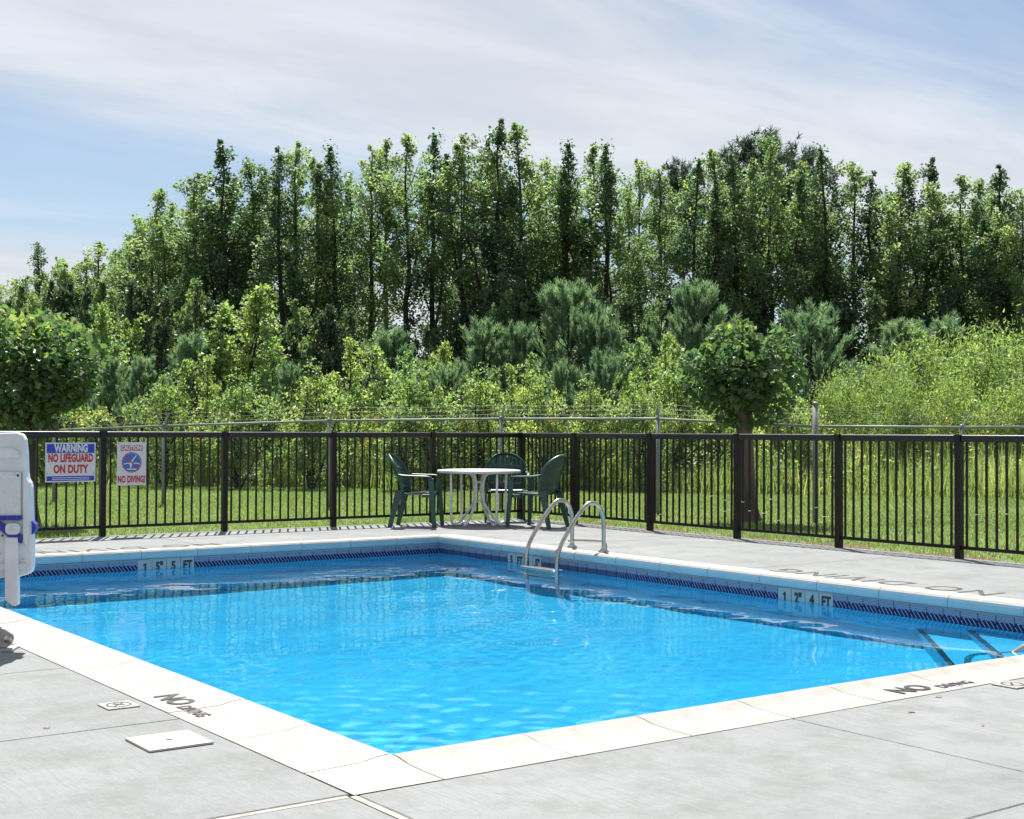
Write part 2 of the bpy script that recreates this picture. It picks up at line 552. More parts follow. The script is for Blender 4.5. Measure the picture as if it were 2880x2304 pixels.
basin = pool_frame('pool_basin', 'structure', 'pale blue plaster pool basin under the water', 'pool')
mb = MB()
mb.grid(lambda a, b: (PU * a, PV * b, floor_z(PV * b)), 6, 9)
RECEIVE.append(mb.build('basin_floor', M['plaster'], basin, smooth=True))
for nm, a, b in (('basin_wall', (-.3, PV + .01, -2.1), (PU + .3, PV + .3, -.08)), ('basin_wall', (PU + .01, -.3, -2.1), (PU + .3, PV + .01, -.08)),
                 ('basin_wall', (-.3, -.3, -2.1), (0, PV + .01, -.08)), ('basin_wall', (0, -.3, -2.1), (PU + .01, 0, -.08))):
    RECEIVE.append(MB().box(a, b).build(nm, M['plaster'], basin))


def ledge(p0, p1, p2, p3, z0, z1):
    """a safety ledge: top corners in order, heights z0 along p0-p3 end, z1 along p1-p2 end"""
    mb = MB()
    top = [(*p0, z0), (*p1, z1), (*p2, z1), (*p3, z0)]
    mb.add(top + [(x, y, -2.05) for x, y, _ in top], [(0, 1, 2, 3), (0, 4, 5, 1), (1, 5, 6, 2), (2, 6, 7, 3), (3, 7, 4, 0)])
    o = mb.build('safety_ledge', M['plaster'], basin, bevel=.02)
    RECEIVE.append(o)


LW1, LW2 = .46, .22
ledge((0, PV - LW1), (PU + .009, PV - LW1), (PU + .009, PV + .009), (0, PV + .009), -1.22, -1.22)
ledge((PU - LW2, 0), (PU - LW2, PV - LW1 - .003), (PU + .009, PV - LW1 - .003), (PU + .009, 0), -.98, -1.17)
for k, (c, z) in enumerate(((3.75, -.72), (4.20, -.47), (4.66, -.27))):   # diagonal corner steps
    s = PU - c
    poly = [(c, .001 + k * .001), (PU + .008 - k * .001, .001 + k * .001), (PU + .008 - k * .001, s)]
    o = MB().prism(poly, 'z', -2.0, z).build('corner_step', M['plaster'], basin)
    RECEIVE.append(o)
    q = .062
    edge = [(c, .004), (c + q, .004), (PU, s - q), (PU, s)]
    o2 = MB().prism(edge, 'z', z + .001, z + .006).build('step_edge_tile', M['plaster_trim'], basin)
    RECEIVE.append(o2)

# waterline tiles on the two walls in view
TP = .15
tile_me = MB().box((-.071, -.010, -.075), (.071, .012, .075)).mesh('waterline_tile', M['tile'])
pale_me = MB().box((-.071, -.010, -.075), (.071, .012, .075)).mesh('depth_marker_tile', M['tile_pale'])
TZ = -.160
bk = MB().box((0, PV - .002, -.24), (PU, PV + .02, -.079)).build('tile_grout', M['grout'], basin)
bk2 = MB().box((PU - .002, 0, -.24), (PU + .02, PV - .003, -.079)).build('tile_grout', M['grout'], basin)
RECEIVE += [bk, bk2]


def marker(parent, body):
    if not body: return
    if body == '1':
        me = MB().add([(-.004, -.042, 0), (.014, -.042, 0), (.014, .042, 0), (.002, .042, 0), (-.022, .022, 0), (-.016, .012, 0), (-.004, .020, 0)], [tuple(range(7))]).mesh('lettering', M['black'])
    else:
        me = text_mesh(body, .115, M['black'], bold=.0055, xs=.8)
    o = link('lettering', me, parent, (0, -.0125, .004), (PI / 2, 0, 0))


def wall_tiles(n, place, marks, rot):
    for i in range(n):
        txt = marks.get(i)
        o = link('depth_marker_tile' if txt is not None else 'waterline_tile', pale_me if txt is not None else tile_me, basin, place(i), (0, 0, rot))
        RECEIVE.append(o)
        if txt: marker(o, txt)


wall_tiles(39, lambda i: (.10 + TP * (i + .5), PV - .004, TZ), {15: '1', 16: '5"', 17: '5', 18: 'FT'}, 0)
wall_tiles(59, lambda i: (PU - .004, PV - .01 - TP * (i + .5), TZ), {9: '5', 10: 'FT', 11: '1', 12: '.5"', 35: '1', 36: '2"', 37: '4', 38: 'FT'}, -PI / 2)

# coping stones
coping = pool_frame('pool_coping', 'structure', 'white bullnosed coping around the pool edge', 'coping')
PROF = [(COPE, -.07), (COPE, 0.), (.22, .002), (.12, .006), (.055, .018), (.02, .021), (-.008, .015), (-.024, 0), (-.03, -.02), (-.03, -.052), (-.022, -.068), (-.008, -.076)]


def cope_run(axis, n, length, flip, place):
    stone = MB().prism([(s if not flip else -s, z) for s, z in PROF], axis, .0022, length - .0022).mesh('coping_stone', M['coping'], fix=True)
    stone.materials.append(M['coping_face'])
    for p in stone.polygons:
        a_, b_ = p.center[0 if axis == 'y' else 1], p.center.z
        if (a_ > .02 if flip else a_ < -.02) and b_ < -.005: p.material_index = 1
    for i in range(n):
        o = link('coping_stone', stone, coping, place(i * length))
        o.rotation_euler = (float(rng.normal(0, .0012)), float(rng.normal(0, .0012)), float(rng.normal(0, .0008)))


# along v at u<0, along v at u>PU, along u at v<0, along u at v>PV
nl = 14
cope_run('y', nl, PV / nl, True, lambda s: (0, s, 0))
cope_run('y', nl, PV / nl, False, lambda s: (PU, s, 0))
nl = 10
cope_run('x', nl, PU / nl, True, lambda s: (s, 0, 0))
cope_run('x', nl, PU / nl, False, lambda s: (s, PV, 0))
for cx, cy, sx, sy in ((0, 0, -1, -1), (PU, 0, 1, -1), (0, PV, -1, 1), (PU, PV, 1, 1)):
    mb = MB()

    def cf(a, b):
        x, y = (COPE - .004) * a + .003, (COPE - .004) * b + .003
        z = float(np.interp(min(math.hypot(x, y), COPE), [0, .02, .055, .12, .22, COPE], [.018, .021, .018, .006, .002, 0]))
        return (cx + sx * x, cy + sy * y, z)
    mb.grid(cf, 10, 10)
    mb.build('coping_stone', M['coping'], coping, smooth=True)

for a, b in (((-COPE + .004, -COPE + .004), (-.004, PV + COPE - .004)), ((PU + .004, -COPE + .004), (PU + COPE - .004, PV + COPE - .004)), ((0, -COPE + .004), (PU, -.004)), ((0, PV + .004), (PU, PV + COPE - .004))):
    MB().box((a[0], a[1], -.066), (b[0], b[1], -.0055)).build('coping_bed', M['bed'], coping)
# stencilled letters on the coping
def stencil(body, size, u, v, rz, parent, mat, z, bold=.003, xs=1., spacing=1.):
    return link('lettering', text_mesh(body, size, mat, bold=bold, xs=xs, spacing=spacing), parent, (u, v, z), (0, 0, rz))


stencil('NO', .165, -.235, 1.51, -PI / 2, coping, M['black'], .0052, .005, .95)
stencil('DIVING', .088, -.265, 1.225, -PI / 2, coping, M['black'], .0040, .0025, .85)
stencil('NO', .165, 2.715, -.245, 0, coping, M['black'], .0052, .005, .95)
stencil('DIVING', .088, 3.005, -.285, 0, coping, M['black'], .0040, .0025, .85)

# the deck of concrete slabs
deck = pool_frame('pool_deck', 'structure', 'grey concrete pool deck of large slabs', 'deck')
mbase = MB()
A0, B0, A1, B1 = -14., -10., FU + .07, FV + .07
for a, b in (((A0, B0), (-.30, B1)), ((-.30, B0), (A1, -.30)), ((PU + .30, -.30), (A1, B1)), ((-.30, PV + .30), (PU + .30, B1))):
    mbase.box((a[0], a[1], -.30), (b[0], b[1], -.022))
mbase.build('deck_base', M['joint'], deck)


def slabs(us, vs_):
    for i in range(len(us) - 1):
        for j in range(len(vs_) - 1):
            g = .004
            MB().box((us[i] + g, vs_[j] + g, -.02), (us[i + 1] - g, vs_[j + 1] - g, float(rng.uniform(-.001, .001)))).build('slab', M['concrete'], deck, bevel=.004, seg=1)


C = COPE + .001
slabs([A0, -8.1, -5.1, -2.55, -C], [-C + .018, 1.12, 2.63, 4.13, 5.63, 7.13, 8.63, B1])
slabs([A0, -8.1, -5.1, -2.55, -C - .018], [B0, -7.7, -4.7, -1.72, -C - .012])
slabs([-C + .012, 1.77, 3.9, 6.0, A1], [B0, -7.7, -4.7, -1.72, -C])
slabs([PU + C, 7.38, A1], [-C, 1.28, 4.27, 7.24, 9.4, B1])
slabs([-C, 1.6, 3.2, 4.8, PU + C], [PV + C, 10.15, B1])
MB().box((A0, -C - .010, -.02), (-C - .02, -C + .016, -.002)).build('joint_seal', M['caulk'], deck)
MB().box((-C - .016, B0, -.02), (-C + .010, -C - .002, -.002)).build('joint_seal', M['caulk'], deck)
# big worn letters, to be read from the fence side
stencil('NO DIVING', .42, PU + .47, 2.93, PI / 2, deck, M['paint_worn'], .0025, 0, .92, 1.15)
stencil('NO DIVING', .42, 2.30, PV + .47, PI, deck, M['paint_worn'], .0025, 0, .92, 1.15)

# water
def build_water():
    nu, nv = 250, 372
    u, v = np.meshgrid(np.linspace(-.028, PU + .004, nu + 1), np.linspace(-.028, PV + .004, nv + 1))
    r = np.random.default_rng(3)
    h = np.zeros_like(u)

    def waves(n, l0, l1, slope, amp):
        out = np.zeros_like(u)
        for _ in range(n):
            lam = math.exp(r.uniform(math.log(l0), math.log(l1)))
            k = 2 * PI / lam
            a = r.uniform(0, 2 * PI)
            ph = r.uniform(0, 2 * PI)
            wob = .5 * np.sin(u * r.uniform(.6, 1.6) + v * r.uniform(-1.2, 1.2) + r.uniform(0, 6))
            out += slope / k * np.sin(k * (u * math.cos(a) + v * math.sin(a)) + ph + wob)
        return out * amp / math.sqrt(n)
    h += waves(26, .35, 1.3, .011, 1.)
    h += waves(40, .10, .30, .016, 1.) * (.55 + .45 * np.sin(u * 1.3 + .5 * v + 1) * np.sin(v * .9 - .6 * u))
    # a livelier patch near the camera
    g = np.exp(-(((u - 1.0) / 1.1) ** 2 + ((v - 1.1) / 1.3) ** 2))
    h += waves(40, .10, .30, .075, 1.) * g
    verts = np.stack([u, v, WATER_Z + h], -1).reshape(-1, 3)
    i, j = np.meshgrid(np.arange(nu), np.arange(nv))
    q = (j * (nu + 1) + i).ravel()
    quads = np.stack([q, q + 1, q + nu + 2, q + nu + 1], -1)
    o = pool_frame('pool_water', 'structure', 'clear rippled blue pool water', 'water', np_mesh('pool_water', verts, quads, M['water'], smooth=True))
    o.cycles.is_caustics_caster = True


build_water()
for o in RECEIVE:
    o.cycles.is_caustics_receiver = True

# ------------------------------------------------------------------ lawn and ground
ground = pool_frame('lawn', 'structure', 'flat green lawn beyond the pool fences', 'lawn')
gm = MB()
GZ = -.035
for a, b in (((-700, FV + .07), (900, 900)), ((FU + .07, -700), (900, FV + .07)), ((-700, -700), (A0, FV + .07)), ((A0, -700), (FU + .07, B0))):
    gm.add([(a[0], a[1], GZ), (b[0], a[1], GZ), (b[0], b[1], GZ), (a[0], b[1], GZ)], [(0, 1, 2, 3)])
gm.build('lawn_ground', M['soil'], ground)
mul = pool_frame('mulch_bed', 'structure', 'strip of red brown mulch along the fence foot', 'mulch')
mm = MB()
pts = []
for i in range(60):
    v = -2 + i * .21
    w = .50 + .22 * math.sin(i * .9) + .15 * math.sin(i * 2.3 + 1)
    pts.append((v, w))
vv = [(FU + .07, v, -.026) for v, w in pts] + [(FU + .07 + w, v, -.030) for v, w in pts]
mm.add(vv, [(i, i + 60, i + 61, i + 1) for i in range(59)])
mm.build('mulch_surface', M['mulch'], mul)


def blades(n, px, py, h, w, lean, r, z0=0., taper=True):
    """single-triangle (short) blades at given roots"""
    a = r.uniform(0, 2 * PI, n)
    l = r.uniform(0, 1, n) * lean
    b = r.uniform(0, 2 * PI, n)
    cx, cy = np.cos(a) * w / 2, np.sin(a) * w / 2
    base1 = np.stack([px - cx, py - cy, np.full(n, z0)], -1)
    base2 = np.stack([px + cx, py + cy, np.full(n, z0)], -1)
    tip = np.stack([px + np.cos(b) * l * h, py + np.sin(b) * l * h, z0 + h * np.sqrt(np.maximum(.1, 1 - l * l))], -1)
    verts = np.stack([base1, base2, tip], 1).reshape(-1, 3)
    return verts, np.arange(3 * n).reshape(-1, 3)


def patchy(x, y, s=1.):
    return .5 + .25 * (np.sin(x * 1.3 * s + 1.7 * np.sin(y * .7 * s)) + np.sin(y * 1.1 * s + 1.3 * np.sin(x * .9 * s) + 2))


def outside_deck(x, y, m=.09):
    u = (x - FC[0]) * E1[0] + (y - FC[1]) * E1[1]
    v = (x - FC[0]) * E2[0] + (y - FC[1]) * E2[1]
    return (u > FU + m) | (v > FV + m), u, v


r = np.random.default_rng(11)
n = 260000
Y = np.sqrt(r.uniform(11 ** 2, 31 ** 2, n)); X = r.uniform(-.41, .41, n) * Y
ok, uu, vv_ = outside_deck(X, Y)
bare = (uu > FU) & (vv_ < FV) & (uu - FU < .35 + .3 * patchy(X, Y, 3)) & (r.uniform(0, 1, n) < .8)
ok &= ~bare
X, Y = X[ok], Y[ok]; n = len(X)
hh = r.uniform(.025, .065, n) * (.7 + .6 * patchy(X, Y, 2.2))
v_, f_ = blades(n, X, Y, hh, r.uniform(.010, .022, n), .8, r, GZ)
t_ = np.clip(.35 * patchy(X, Y, .8) + r.uniform(0, .6, n), 0, 1)
tag(link('mown_grass', np_mesh('mown_grass', v_, f_, M['grass'], np.repeat(t_, 3))), 'short mown grass covering the lawn behind the fences', 'grass', None, 'stuff')


def mow_line(x):
    """distance at which the mown lawn ends and the tall grass begins"""
    return 28.6 - .26 * x - .004 * x * x + .25 * np.sin(x * 1.1) + .15 * np.sin(x * 2.9)


n = 190000
Y = np.sqrt(r.uniform(23 ** 2, 41 ** 2, n)); X = r.uniform(-.42, .42, n) * Y
ok = (Y > mow_line(X) + r.uniform(0, .5, n)); X, Y = X[ok], Y[ok]; n = len(X)
hh = r.uniform(.35, 1.25, n) * (.55 + .7 * patchy(X, Y, 1.1)) * np.clip(.55 + (Y - mow_line(X)) * .22, .5, 1.15)
v_, f_ = blades(n, X, Y, hh, r.uniform(.012, .034, n), .42, r, GZ)
t_ = np.clip(.55 * patchy(X + 5, Y, 1.7) + r.uniform(-.1, .6, n), 0, 1)
tag(link('tall_grass', np_mesh('tall_grass', v_, f_, M['tall_grass'], np.repeat(t_, 3))), 'unmown tall grass and weeds behind the wire fence', 'tall grass', None, 'stuff')


# ------------------------------------------------------------------ foliage builders
def unit(a):
    return a / np.maximum(np.linalg.norm(a, axis=-1, keepdims=True), 1e-9)


def leaf_quads(c, d, size, aspect, r, fold=.18):
    """kite-shaped folded leaves: centre c, axis d"""
    n = len(c)
    d = unit(d)
    s = unit(np.cross(d, r.normal(size=(n, 3)) * .75 + np.array([0, 0, .9])))
    nn = np.cross(d, s)
    S = size[:, None]
    base = c - d * S * .5
    tip = c + d * S * .5
    lft = c - d * S * .08 + s * S * aspect * .5 + nn * S * fold
    rgt = c - d * S * .08 - s * S * aspect * .5 + nn * S * fold
    verts = np.stack([base, rgt, tip, lft], 1).reshape(-1, 3)
    return verts, np.arange(4 * n).reshape(-1, 4)


class Tree:
    def __init__(self, seed):
        self.r = np.random.default_rng(seed)
        self.wood = MB()
        self.lv, self.lf, self.lt, self.n = [], [], [], 0

    def put(self, v, f, t):
        self.lv.append(v); self.lf.append(f + self.n); self.lt.append(t); self.n += len(v)

    def cluster(self, c, rad, n, size, aspect=.75, tint=.5, up=.35):
        r = self.r
        p = unit(r.normal(size=(n, 3))) * (r.uniform(0, 1, (n, 1)) ** .5) * np.asarray(rad)
        d = unit(p / np.asarray(rad) + r.normal(size=(n, 3)) * .9 + np.array([0, 0, up]))
        v, f = leaf_quads(p + np.asarray(c), d, size * r.uniform(.65, 1.35, n), aspect, r)
        self.put(v, f, np.repeat(np.clip(tint + r.normal(0, .2, n), 0, 1), 4))

    def tuft(self, c, axis, n, length, width, spread, tint):
        """needles radiating forwards from a shoot"""
        r = self.r
        d = unit(np.asarray(axis)[None] + r.normal(size=(n, 3)) * spread)
        root = np.asarray(c)[None] + np.asarray(axis)[None] * r.uniform(-.6, .2, (n, 1)) * length
        s = unit(np.cross(d, r.normal(size=(n, 3)))) * width * .5
        tip = root + d * length * r.uniform(.7, 1.15, (n, 1))
        v = np.stack([root - s, root + s, tip + s * .5, tip - s * .5], 1).reshape(-1, 3)
        self.put(v, np.arange(4 * n).reshape(-1, 4), np.repeat(np.clip(tint + r.normal(0, .18, n), 0, 1), 4))

    def meshes(self, wood_mat, leaf_mat_, crown_name='crown'):
        w = self.wood.mesh('trunk', wood_mat, True, fix=False)
        l = np_mesh(crown_name, np.concatenate(self.lv), np.concatenate(self.lf), leaf_mat_, np.concatenate(self.lt))
        return w, l


def tall_tree(seed, h=11., w=3.0, cb=.35, leaders=2, dens=1., leaf=.095, mat='leaf_tall'):
    T = Tree(seed); r = T.r
    lead = []
    x = y = 0.
    pts = []
    for k in range(11):
        t = k / 10
        pts.append((x, y, h * t))
        x += r.normal(0, .05); y += r.normal(0, .05)
    lead.append(pts)
    rad0 = .010 * h + .03
    T.wood.tube(pts, [rad0 * (1 - .9 * (k / 10) ** .9) for k in range(11)], 7)
    for q in range(leaders - 1):
        k0 = int(r.integers(3, 6))
        a = r.uniform(0, 2 * PI)
        b = np.array(pts[k0])
        top = h * r.uniform(.78, .94)
        out = w * r.uniform(.18, .34)
        p2 = [tuple(b)]
        for s in np.linspace(.15, 1, 8):
            o = out * min(1, s * 1.8)
            p2.append((b[0] + math.cos(a) * o + r.normal(0, .04), b[1] + math.sin(a) * o + r.normal(0, .04), b[2] + (top - b[2]) * s))
        T.wood.tube(p2, [rad0 * .36 * (1 - .88 * k / 8) for k in range(9)], 5)
        lead.append(p2)
    for li, P in enumerate(lead):
        P = np.array(P)
        zt = P[-1, 2]
        z0 = max(P[0, 2], h * cb)
        nl = int((zt - z0) * (3.5 if li == 0 else 2.6) * dens)
        ga = r.uniform(0, 6)
        for i in range(nl):
            t = (i + r.uniform(0, 1)) / nl
            z = z0 + (zt - z0) * t * .985
            bx = np.array([np.interp(z, P[:, 2], P[:, 0]), np.interp(z, P[:, 2], P[:, 1]), z])
            ga += 2.4 + r.normal(0, .4)
            prof = (.45 + .75 * math.sin(PI * min(1, .18 + t * .85)) ** .8) * (1 - t) ** .48 + .05
            L = w * .5 * prof * r.uniform(.55, 1.15) * (1 if li == 0 else .62)
            el = math.radians(r.uniform(22, 48) + 22 * t)
            d = np.array([math.cos(ga) * math.cos(el), math.sin(ga) * math.cos(el), math.sin(el)])
            e = bx + d * L + np.array([0, 0, .22 * L])
            mid = bx + d * L * .5
            if L > .35:
                T.wood.tube([tuple(bx), tuple(mid), tuple(e)], [.008 + .009 * L, .006 + .005 * L, .004], 4, caps=False)
            tb = float(np.clip(r.normal(.42 + .22 * t, .2), 0, 1))
            nc = max(1, int(L * 2.6 + r.uniform(0, 1)))
            for k in range(nc):
                s = .35 + .65 * (k + .7) / nc
                c = bx + (e - bx) * s + r.normal(0, .13, 3)
                rr = r.uniform(.22, .42) * (1.1 - .35 * t)
                T.cluster(c, (rr, rr, rr * 1.25), int(r.uniform(52, 84)), leaf, .78, tb + r.normal(0, .06))
        # pointed top
        tx = P[-1]
        for k in range(5):
            c = tx + np.array([r.normal(0, .05), r.normal(0, .05), -.85 + .22 * k])
            rr = .22 - .034 * k
            T.cluster(c, (rr, rr, rr * 1.5), 52, leaf * .9, .75, .6)
    # epicormic leaves low on the trunk
    for k in range(int(14 * dens)):
        z = h * r.uniform(.06, cb + .05)
        c = np.array([r.normal(0, .28), r.normal(0, .28), z])
        T.cluster(c, (.28, .28, .34), int(r.uniform(40, 70)), leaf, .78, .35)
    return T.meshes(M['bark_dark'], M[mat])


def old_pine(seed, h=13.):
    T = Tree(seed); r = T.r
    pts = [(r.normal(0, .05), r.normal(0, .05), h * k / 10) for k in range(11)]
    T.wood.tube(pts, [.20 * (1 - .8 * k / 10) for k in range(11)], 8)
    for i in range(46):
        t = r.uniform(0, 1)
        z = h * (.66 + .33 * t)
        a = r.uniform(0, 2 * PI)
        L = h * .19 * math.sin(PI * (.22 + .74 * t)) ** .7 * r.uniform(.55, 1.1)
        b = np.array([0, 0, z - .15 * L])
        e = np.array([math.cos(a) * L, math.sin(a) * L, z + .25 * L])
        T.wood.tube([tuple(b), tuple((b + e) / 2 + np.array([0, 0, -.1])), tuple(e)], [.05, .035, .015], 4, caps=False)
        for k in range(int(4 + 3 * L)):
            s = r.uniform(.45, 1.05)
            c = b + (e - b) * s + r.normal(0, .22, 3)
            for q in range(4):
                ax = unit(r.normal(size=3) * .8 + np.array([math.cos(a) * .3, math.sin(a) * .3, .6]))
                T.tuft(c + r.normal(0, .12, 3), ax, 16, .26, .030, .6, r.uniform(.15, .8))
    return T.meshes(M['bark'], M['leaf_pine_dark'])


def young_pine(seed, h=4.2, w=2.2, dens=1.):
    """whorls of upswept branches ending in long bottle-brush plumes"""
    T = Tree(seed); r = T.r

    def plume(c, ax, ln, n, tb):
        ax = unit(np.asarray(ax, float))
        root = np.asarray(c)[None] + ax[None] * r.uniform(0, 1, (n, 1)) * ln
        rad = r.normal(size=(n, 3)); rad -= (rad @ ax)[:, None] * ax[None]
        d = unit(ax[None] * .85 + unit(rad) * r.uniform(.35, .9, (n, 1)) + np.array([0, 0, .10]))
        L_ = r.uniform(.11, .20, (n, 1))
        sd = unit(np.cross(d, r.normal(size=(n, 3)))) * .0065
        tip = root + d * L_
        v = np.stack([root - sd, root + sd, tip + sd * .5, tip - sd * .5], 1).reshape(-1, 3)
        T.put(v, np.arange(4 * n).reshape(-1, 4), np.repeat(np.clip(tb + r.normal(0, .17, n), 0, 1), 4))
    pts = [(r.normal(0, .03), r.normal(0, .03), h * k / 8) for k in range(9)]
    T.wood.tube(pts, [.013 * h * (1 - .9 * k / 8) + .006 for k in range(9)], 6)
    z = .35
    while z < h * .94:
        t = z / h
        n = int(r.integers(4, 7))
        a0 = r.uniform(0, 6)
        for i in range(n):
            a = a0 + 2 * PI * i / n + r.normal(0, .3)
            L = w * .5 * (1 - t ** 1.7) ** .8 * r.uniform(.6, 1.2) + .08
            b = np.array([0, 0, z + r.normal(0, .05)])
            el = .30 + .55 * t + r.normal(0, .14)
            P = [b]
            for s_ in (.35, .7, 1.):
                P.append(b + np.array([math.cos(a) * math.cos(el) * L * s_, math.sin(a) * math.cos(el) * L * s_, math.sin(el) * L * s_ + .34 * L * s_ * s_]))
            T.wood.tube([tuple(p) for p in P], [.016, .012, .009, .005], 4, caps=False)
            tb = float(np.clip(r.normal(.45, .2), .05, .95))
            end = unit(P[3] - P[2] + np.array([0, 0, .45 * L]))
            plume(P[3] - end * .12, end, .36, int(105 * dens), tb)
            for k in range(int(1 + L * 4.2)):
                q = r.uniform(.3, .95) * 3; jj = min(2, int(q)); p = P[jj] + (P[jj + 1] - P[jj]) * (q - jj)
                ax = unit(P[jj + 1] - P[jj])
                sd = unit(np.cross(ax, np.array([0, 0, 1.])) * r.choice([-1, 1]) * r.uniform(.3, 1) + ax * .8 + np.array([0, 0, .75]))
                plume(p, sd, r.uniform(.20, .36), int(80 * dens), tb + r.normal(0, .08))
        z += r.uniform(.26, .42) * (1.1 - .35 * t)
    plume(np.array(pts[-1]) - np.array([0, 0, .35]), np.array([.02, 0, 1.]), .5, 150, .7)
    for k in range(5):
        a = k * 1.26
        plume(np.array(pts[-1]) - np.array([0, 0, .42]), np.array([math.cos(a) * .55, math.sin(a) * .55, 1.]), .34, 90, .6)
    return T.meshes(M['bark_dark'], M['leaf_pine'])


def shrub(seed, h, w, mat, leaf=.10, dens=1., aspect=.7, conic=.4, bare=.0):
    """leafy sapling or bush: several stems, side shoots, leaf clusters along them"""
    T = Tree(seed); r = T.r
    ns = int(r.integers(4, 7))
    for s in range(ns):
        a = r.uniform(0, 2 * PI)
        lean = r.uniform(.0, .38) * w
        hh = h * (r.uniform(.60, 1.) if s else 1.)
        if s == 0: lean *= .25
        P = [np.array([math.cos(a) * .06, math.sin(a) * .06, 0.])]
        for k in range(1, 7):
            t = k / 6
            P.append(np.array([math.cos(a) * lean * t ** .8 + r.normal(0, .04), math.sin(a) * lean * t ** .8 + r.normal(0, .04), hh * t]))
        T.wood.tube([tuple(p) for p in P], [.011 * h * (1 - .85 * k / 6) + .004 for k in range(7)], 5, caps=False)
        PA = np.array(P)
        nb = int(hh * 6.5 * dens)
        for i in range(nb):
            t = bare + (1 - bare) * (i + r.uniform()) / nb
            z = hh * t
            b = np.array([np.interp(z, PA[:, 2], PA[:, 0]), np.interp(z, PA[:, 2], PA[:, 1]), z])
            aa = r.uniform(0, 2 * PI)
            L = w * .34 * ((1 - t) ** .55 * conic + (1 - conic) * math.sin(PI * min(1, .15 + .83 * t))) * r.uniform(.5, 1.2) + .05
            e = b + np.array([math.cos(aa) * L, math.sin(aa) * L, L * r.uniform(.2, .9)])
            T.wood.tube([tuple(b), tuple((b + e) / 2 + np.array([0, 0, .03])), tuple(e)], [.010, .007, .004], 3, caps=False)
            tb = float(np.clip(r.normal(.45 + .15 * t, .17), 0, 1))
            for k in range(max(1, int(L * 3.4))):
                c = b + (e - b) * (.4 + .6 * r.uniform()) + r.normal(0, .07, 3)
                rr = r.uniform(.13, .24)
                T.cluster(c, (rr, rr, rr * .95), int(r.uniform(34, 58)), leaf, aspect, tb)
        tp = P[-1]
        for k in range(3):
            T.cluster(tp + np.array([0, 0, -.3 + .16 * k]), (.15 - .03 * k,) * 3, 40, leaf, aspect, .6)
    return T.meshes(M['bark_dark'], mat, 'foliage')


def feathery(seed, h, w, dens=1.):
    """dense thicket of arching stems with long narrow leaflets"""
    T = Tree(seed); r = T.r
    for s in range(int(95 * dens)):
        a = r.uniform(0, 2 * PI)
        rr = w * .5 * math.sqrt(r.uniform(.0, 1))
        hh = h * (1 - .55 * (rr / (w * .5)) ** 2) * r.uniform(.55, 1.12)
        b = np.array([math.cos(a) * rr * .45, math.sin(a) * rr * .45, 0.])
        P = [b]
        for k in range(1, 7):
            t = k / 6
            P.append(np.array([math.cos(a) * rr * (.45 + .62 * t ** 1.5), math.sin(a) * rr * (.45 + .62 * t ** 1.5), hh * (1.25 * t - .25 * t * t * t)]) + r.normal(0, .05, 3))
        T.wood.tube([tuple(p) for p in P], [.012 * (1 - .7 * k / 6) for k in range(7)], 3, caps=False)
        P = np.array(P)
        tb = float(np.clip(r.normal(.5, .2), 0, 1))
        n = int(230)
        t = r.uniform(.25, 1, n) * 5.999
        i = t.astype(int); f = (t - i)[:, None]
        c = P[i] + (P[i + 1] - P[i]) * f + r.normal(0, .13, (n, 3))
        ax = unit(unit(P[i + 1] - P[i]) * .5 + r.normal(size=(n, 3)) * .75 + np.array([0, 0, .15]))
        v, fq = leaf_quads(c, ax, r.uniform(.06, .15, n), .24, r, .04)
        T.put(v, fq, np.repeat(np.clip(tb + r.normal(0, .18, n), 0, 1), 4))
    return T.meshes(M['bark_dark'], M['leaf_willow'], 'foliage')


def lollipop(seed, rad, zc, squash, trunk_r, base_lean, n=2600, leaf=.115):
    """pollarded tree: stout trunk, knobbly head, dense ball of large glossy leaves"""
    T = Tree(seed); r = T.r
    top = zc - rad * .45
    P = [(base_lean[0], base_lean[1], 0), (base_lean[0] * .85, base_lean[1] * .85, .12), (base_lean[0] * .6, base_lean[1] * .6, top * .5), (0.02, 0, top * .85), (0, 0, top)]
    P = spline(P, 5)
    R = [trunk_r * (1.5 - .55 * min(1, p[2] / .3)) if p[2] < .3 else trunk_r * (.95 - .12 * p[2] / top) + (.02 if p[2] > top * .85 else 0) for p in P]
    T.wood.tube(P, R, 14)
    for k in range(13):
        a = r.uniform(0, 2 * PI)
        el = r.uniform(-.05, 1.3)
        d = np.array([math.cos(a) * math.cos(el), math.sin(a) * math.cos(el), math.sin(el)])
        b = np.array([0, 0, top - .05]); e = b + d * rad * r.uniform(.6, .9)
        T.wood.tube([tuple(b), tuple((b + e) / 2 + r.normal(0, .05, 3)), tuple(e)], [trunk_r * .55, trunk_r * .3, .012], 6, caps=False)
    # leaves: shoots on a lumpy shell
    lobes = unit(r.normal(size=(22, 3)))
    amp = r.uniform(.76, 1.16, 22)
    d = unit(r.normal(size=(n, 3)))
    dot = d @ lobes.T
    best = dot.argmax(1)
    sc_ = amp[best] * (.80 + .24 * np.clip((dot.max(1) - .6) / .4, 0, 1))
    dep = 1 - .62 * r.uniform(0, 1, n) ** 1.7
    c = d * (rad * sc_ * dep)[:, None] * np.array([1, 1, squash]) + np.array([0, 0, zc])
    ax = unit(d * .8 + r.normal(size=(n, 3)) * .7 + np.array([0, 0, -.35]))
    v, f = leaf_quads(c, ax, leaf * r.uniform(.6, 1.35, n), .85, r, .12)
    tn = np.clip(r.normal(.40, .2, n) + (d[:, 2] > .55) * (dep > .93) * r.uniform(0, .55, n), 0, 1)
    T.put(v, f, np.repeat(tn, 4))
    return T.meshes(M['bark'], M['leaf_glossy'])


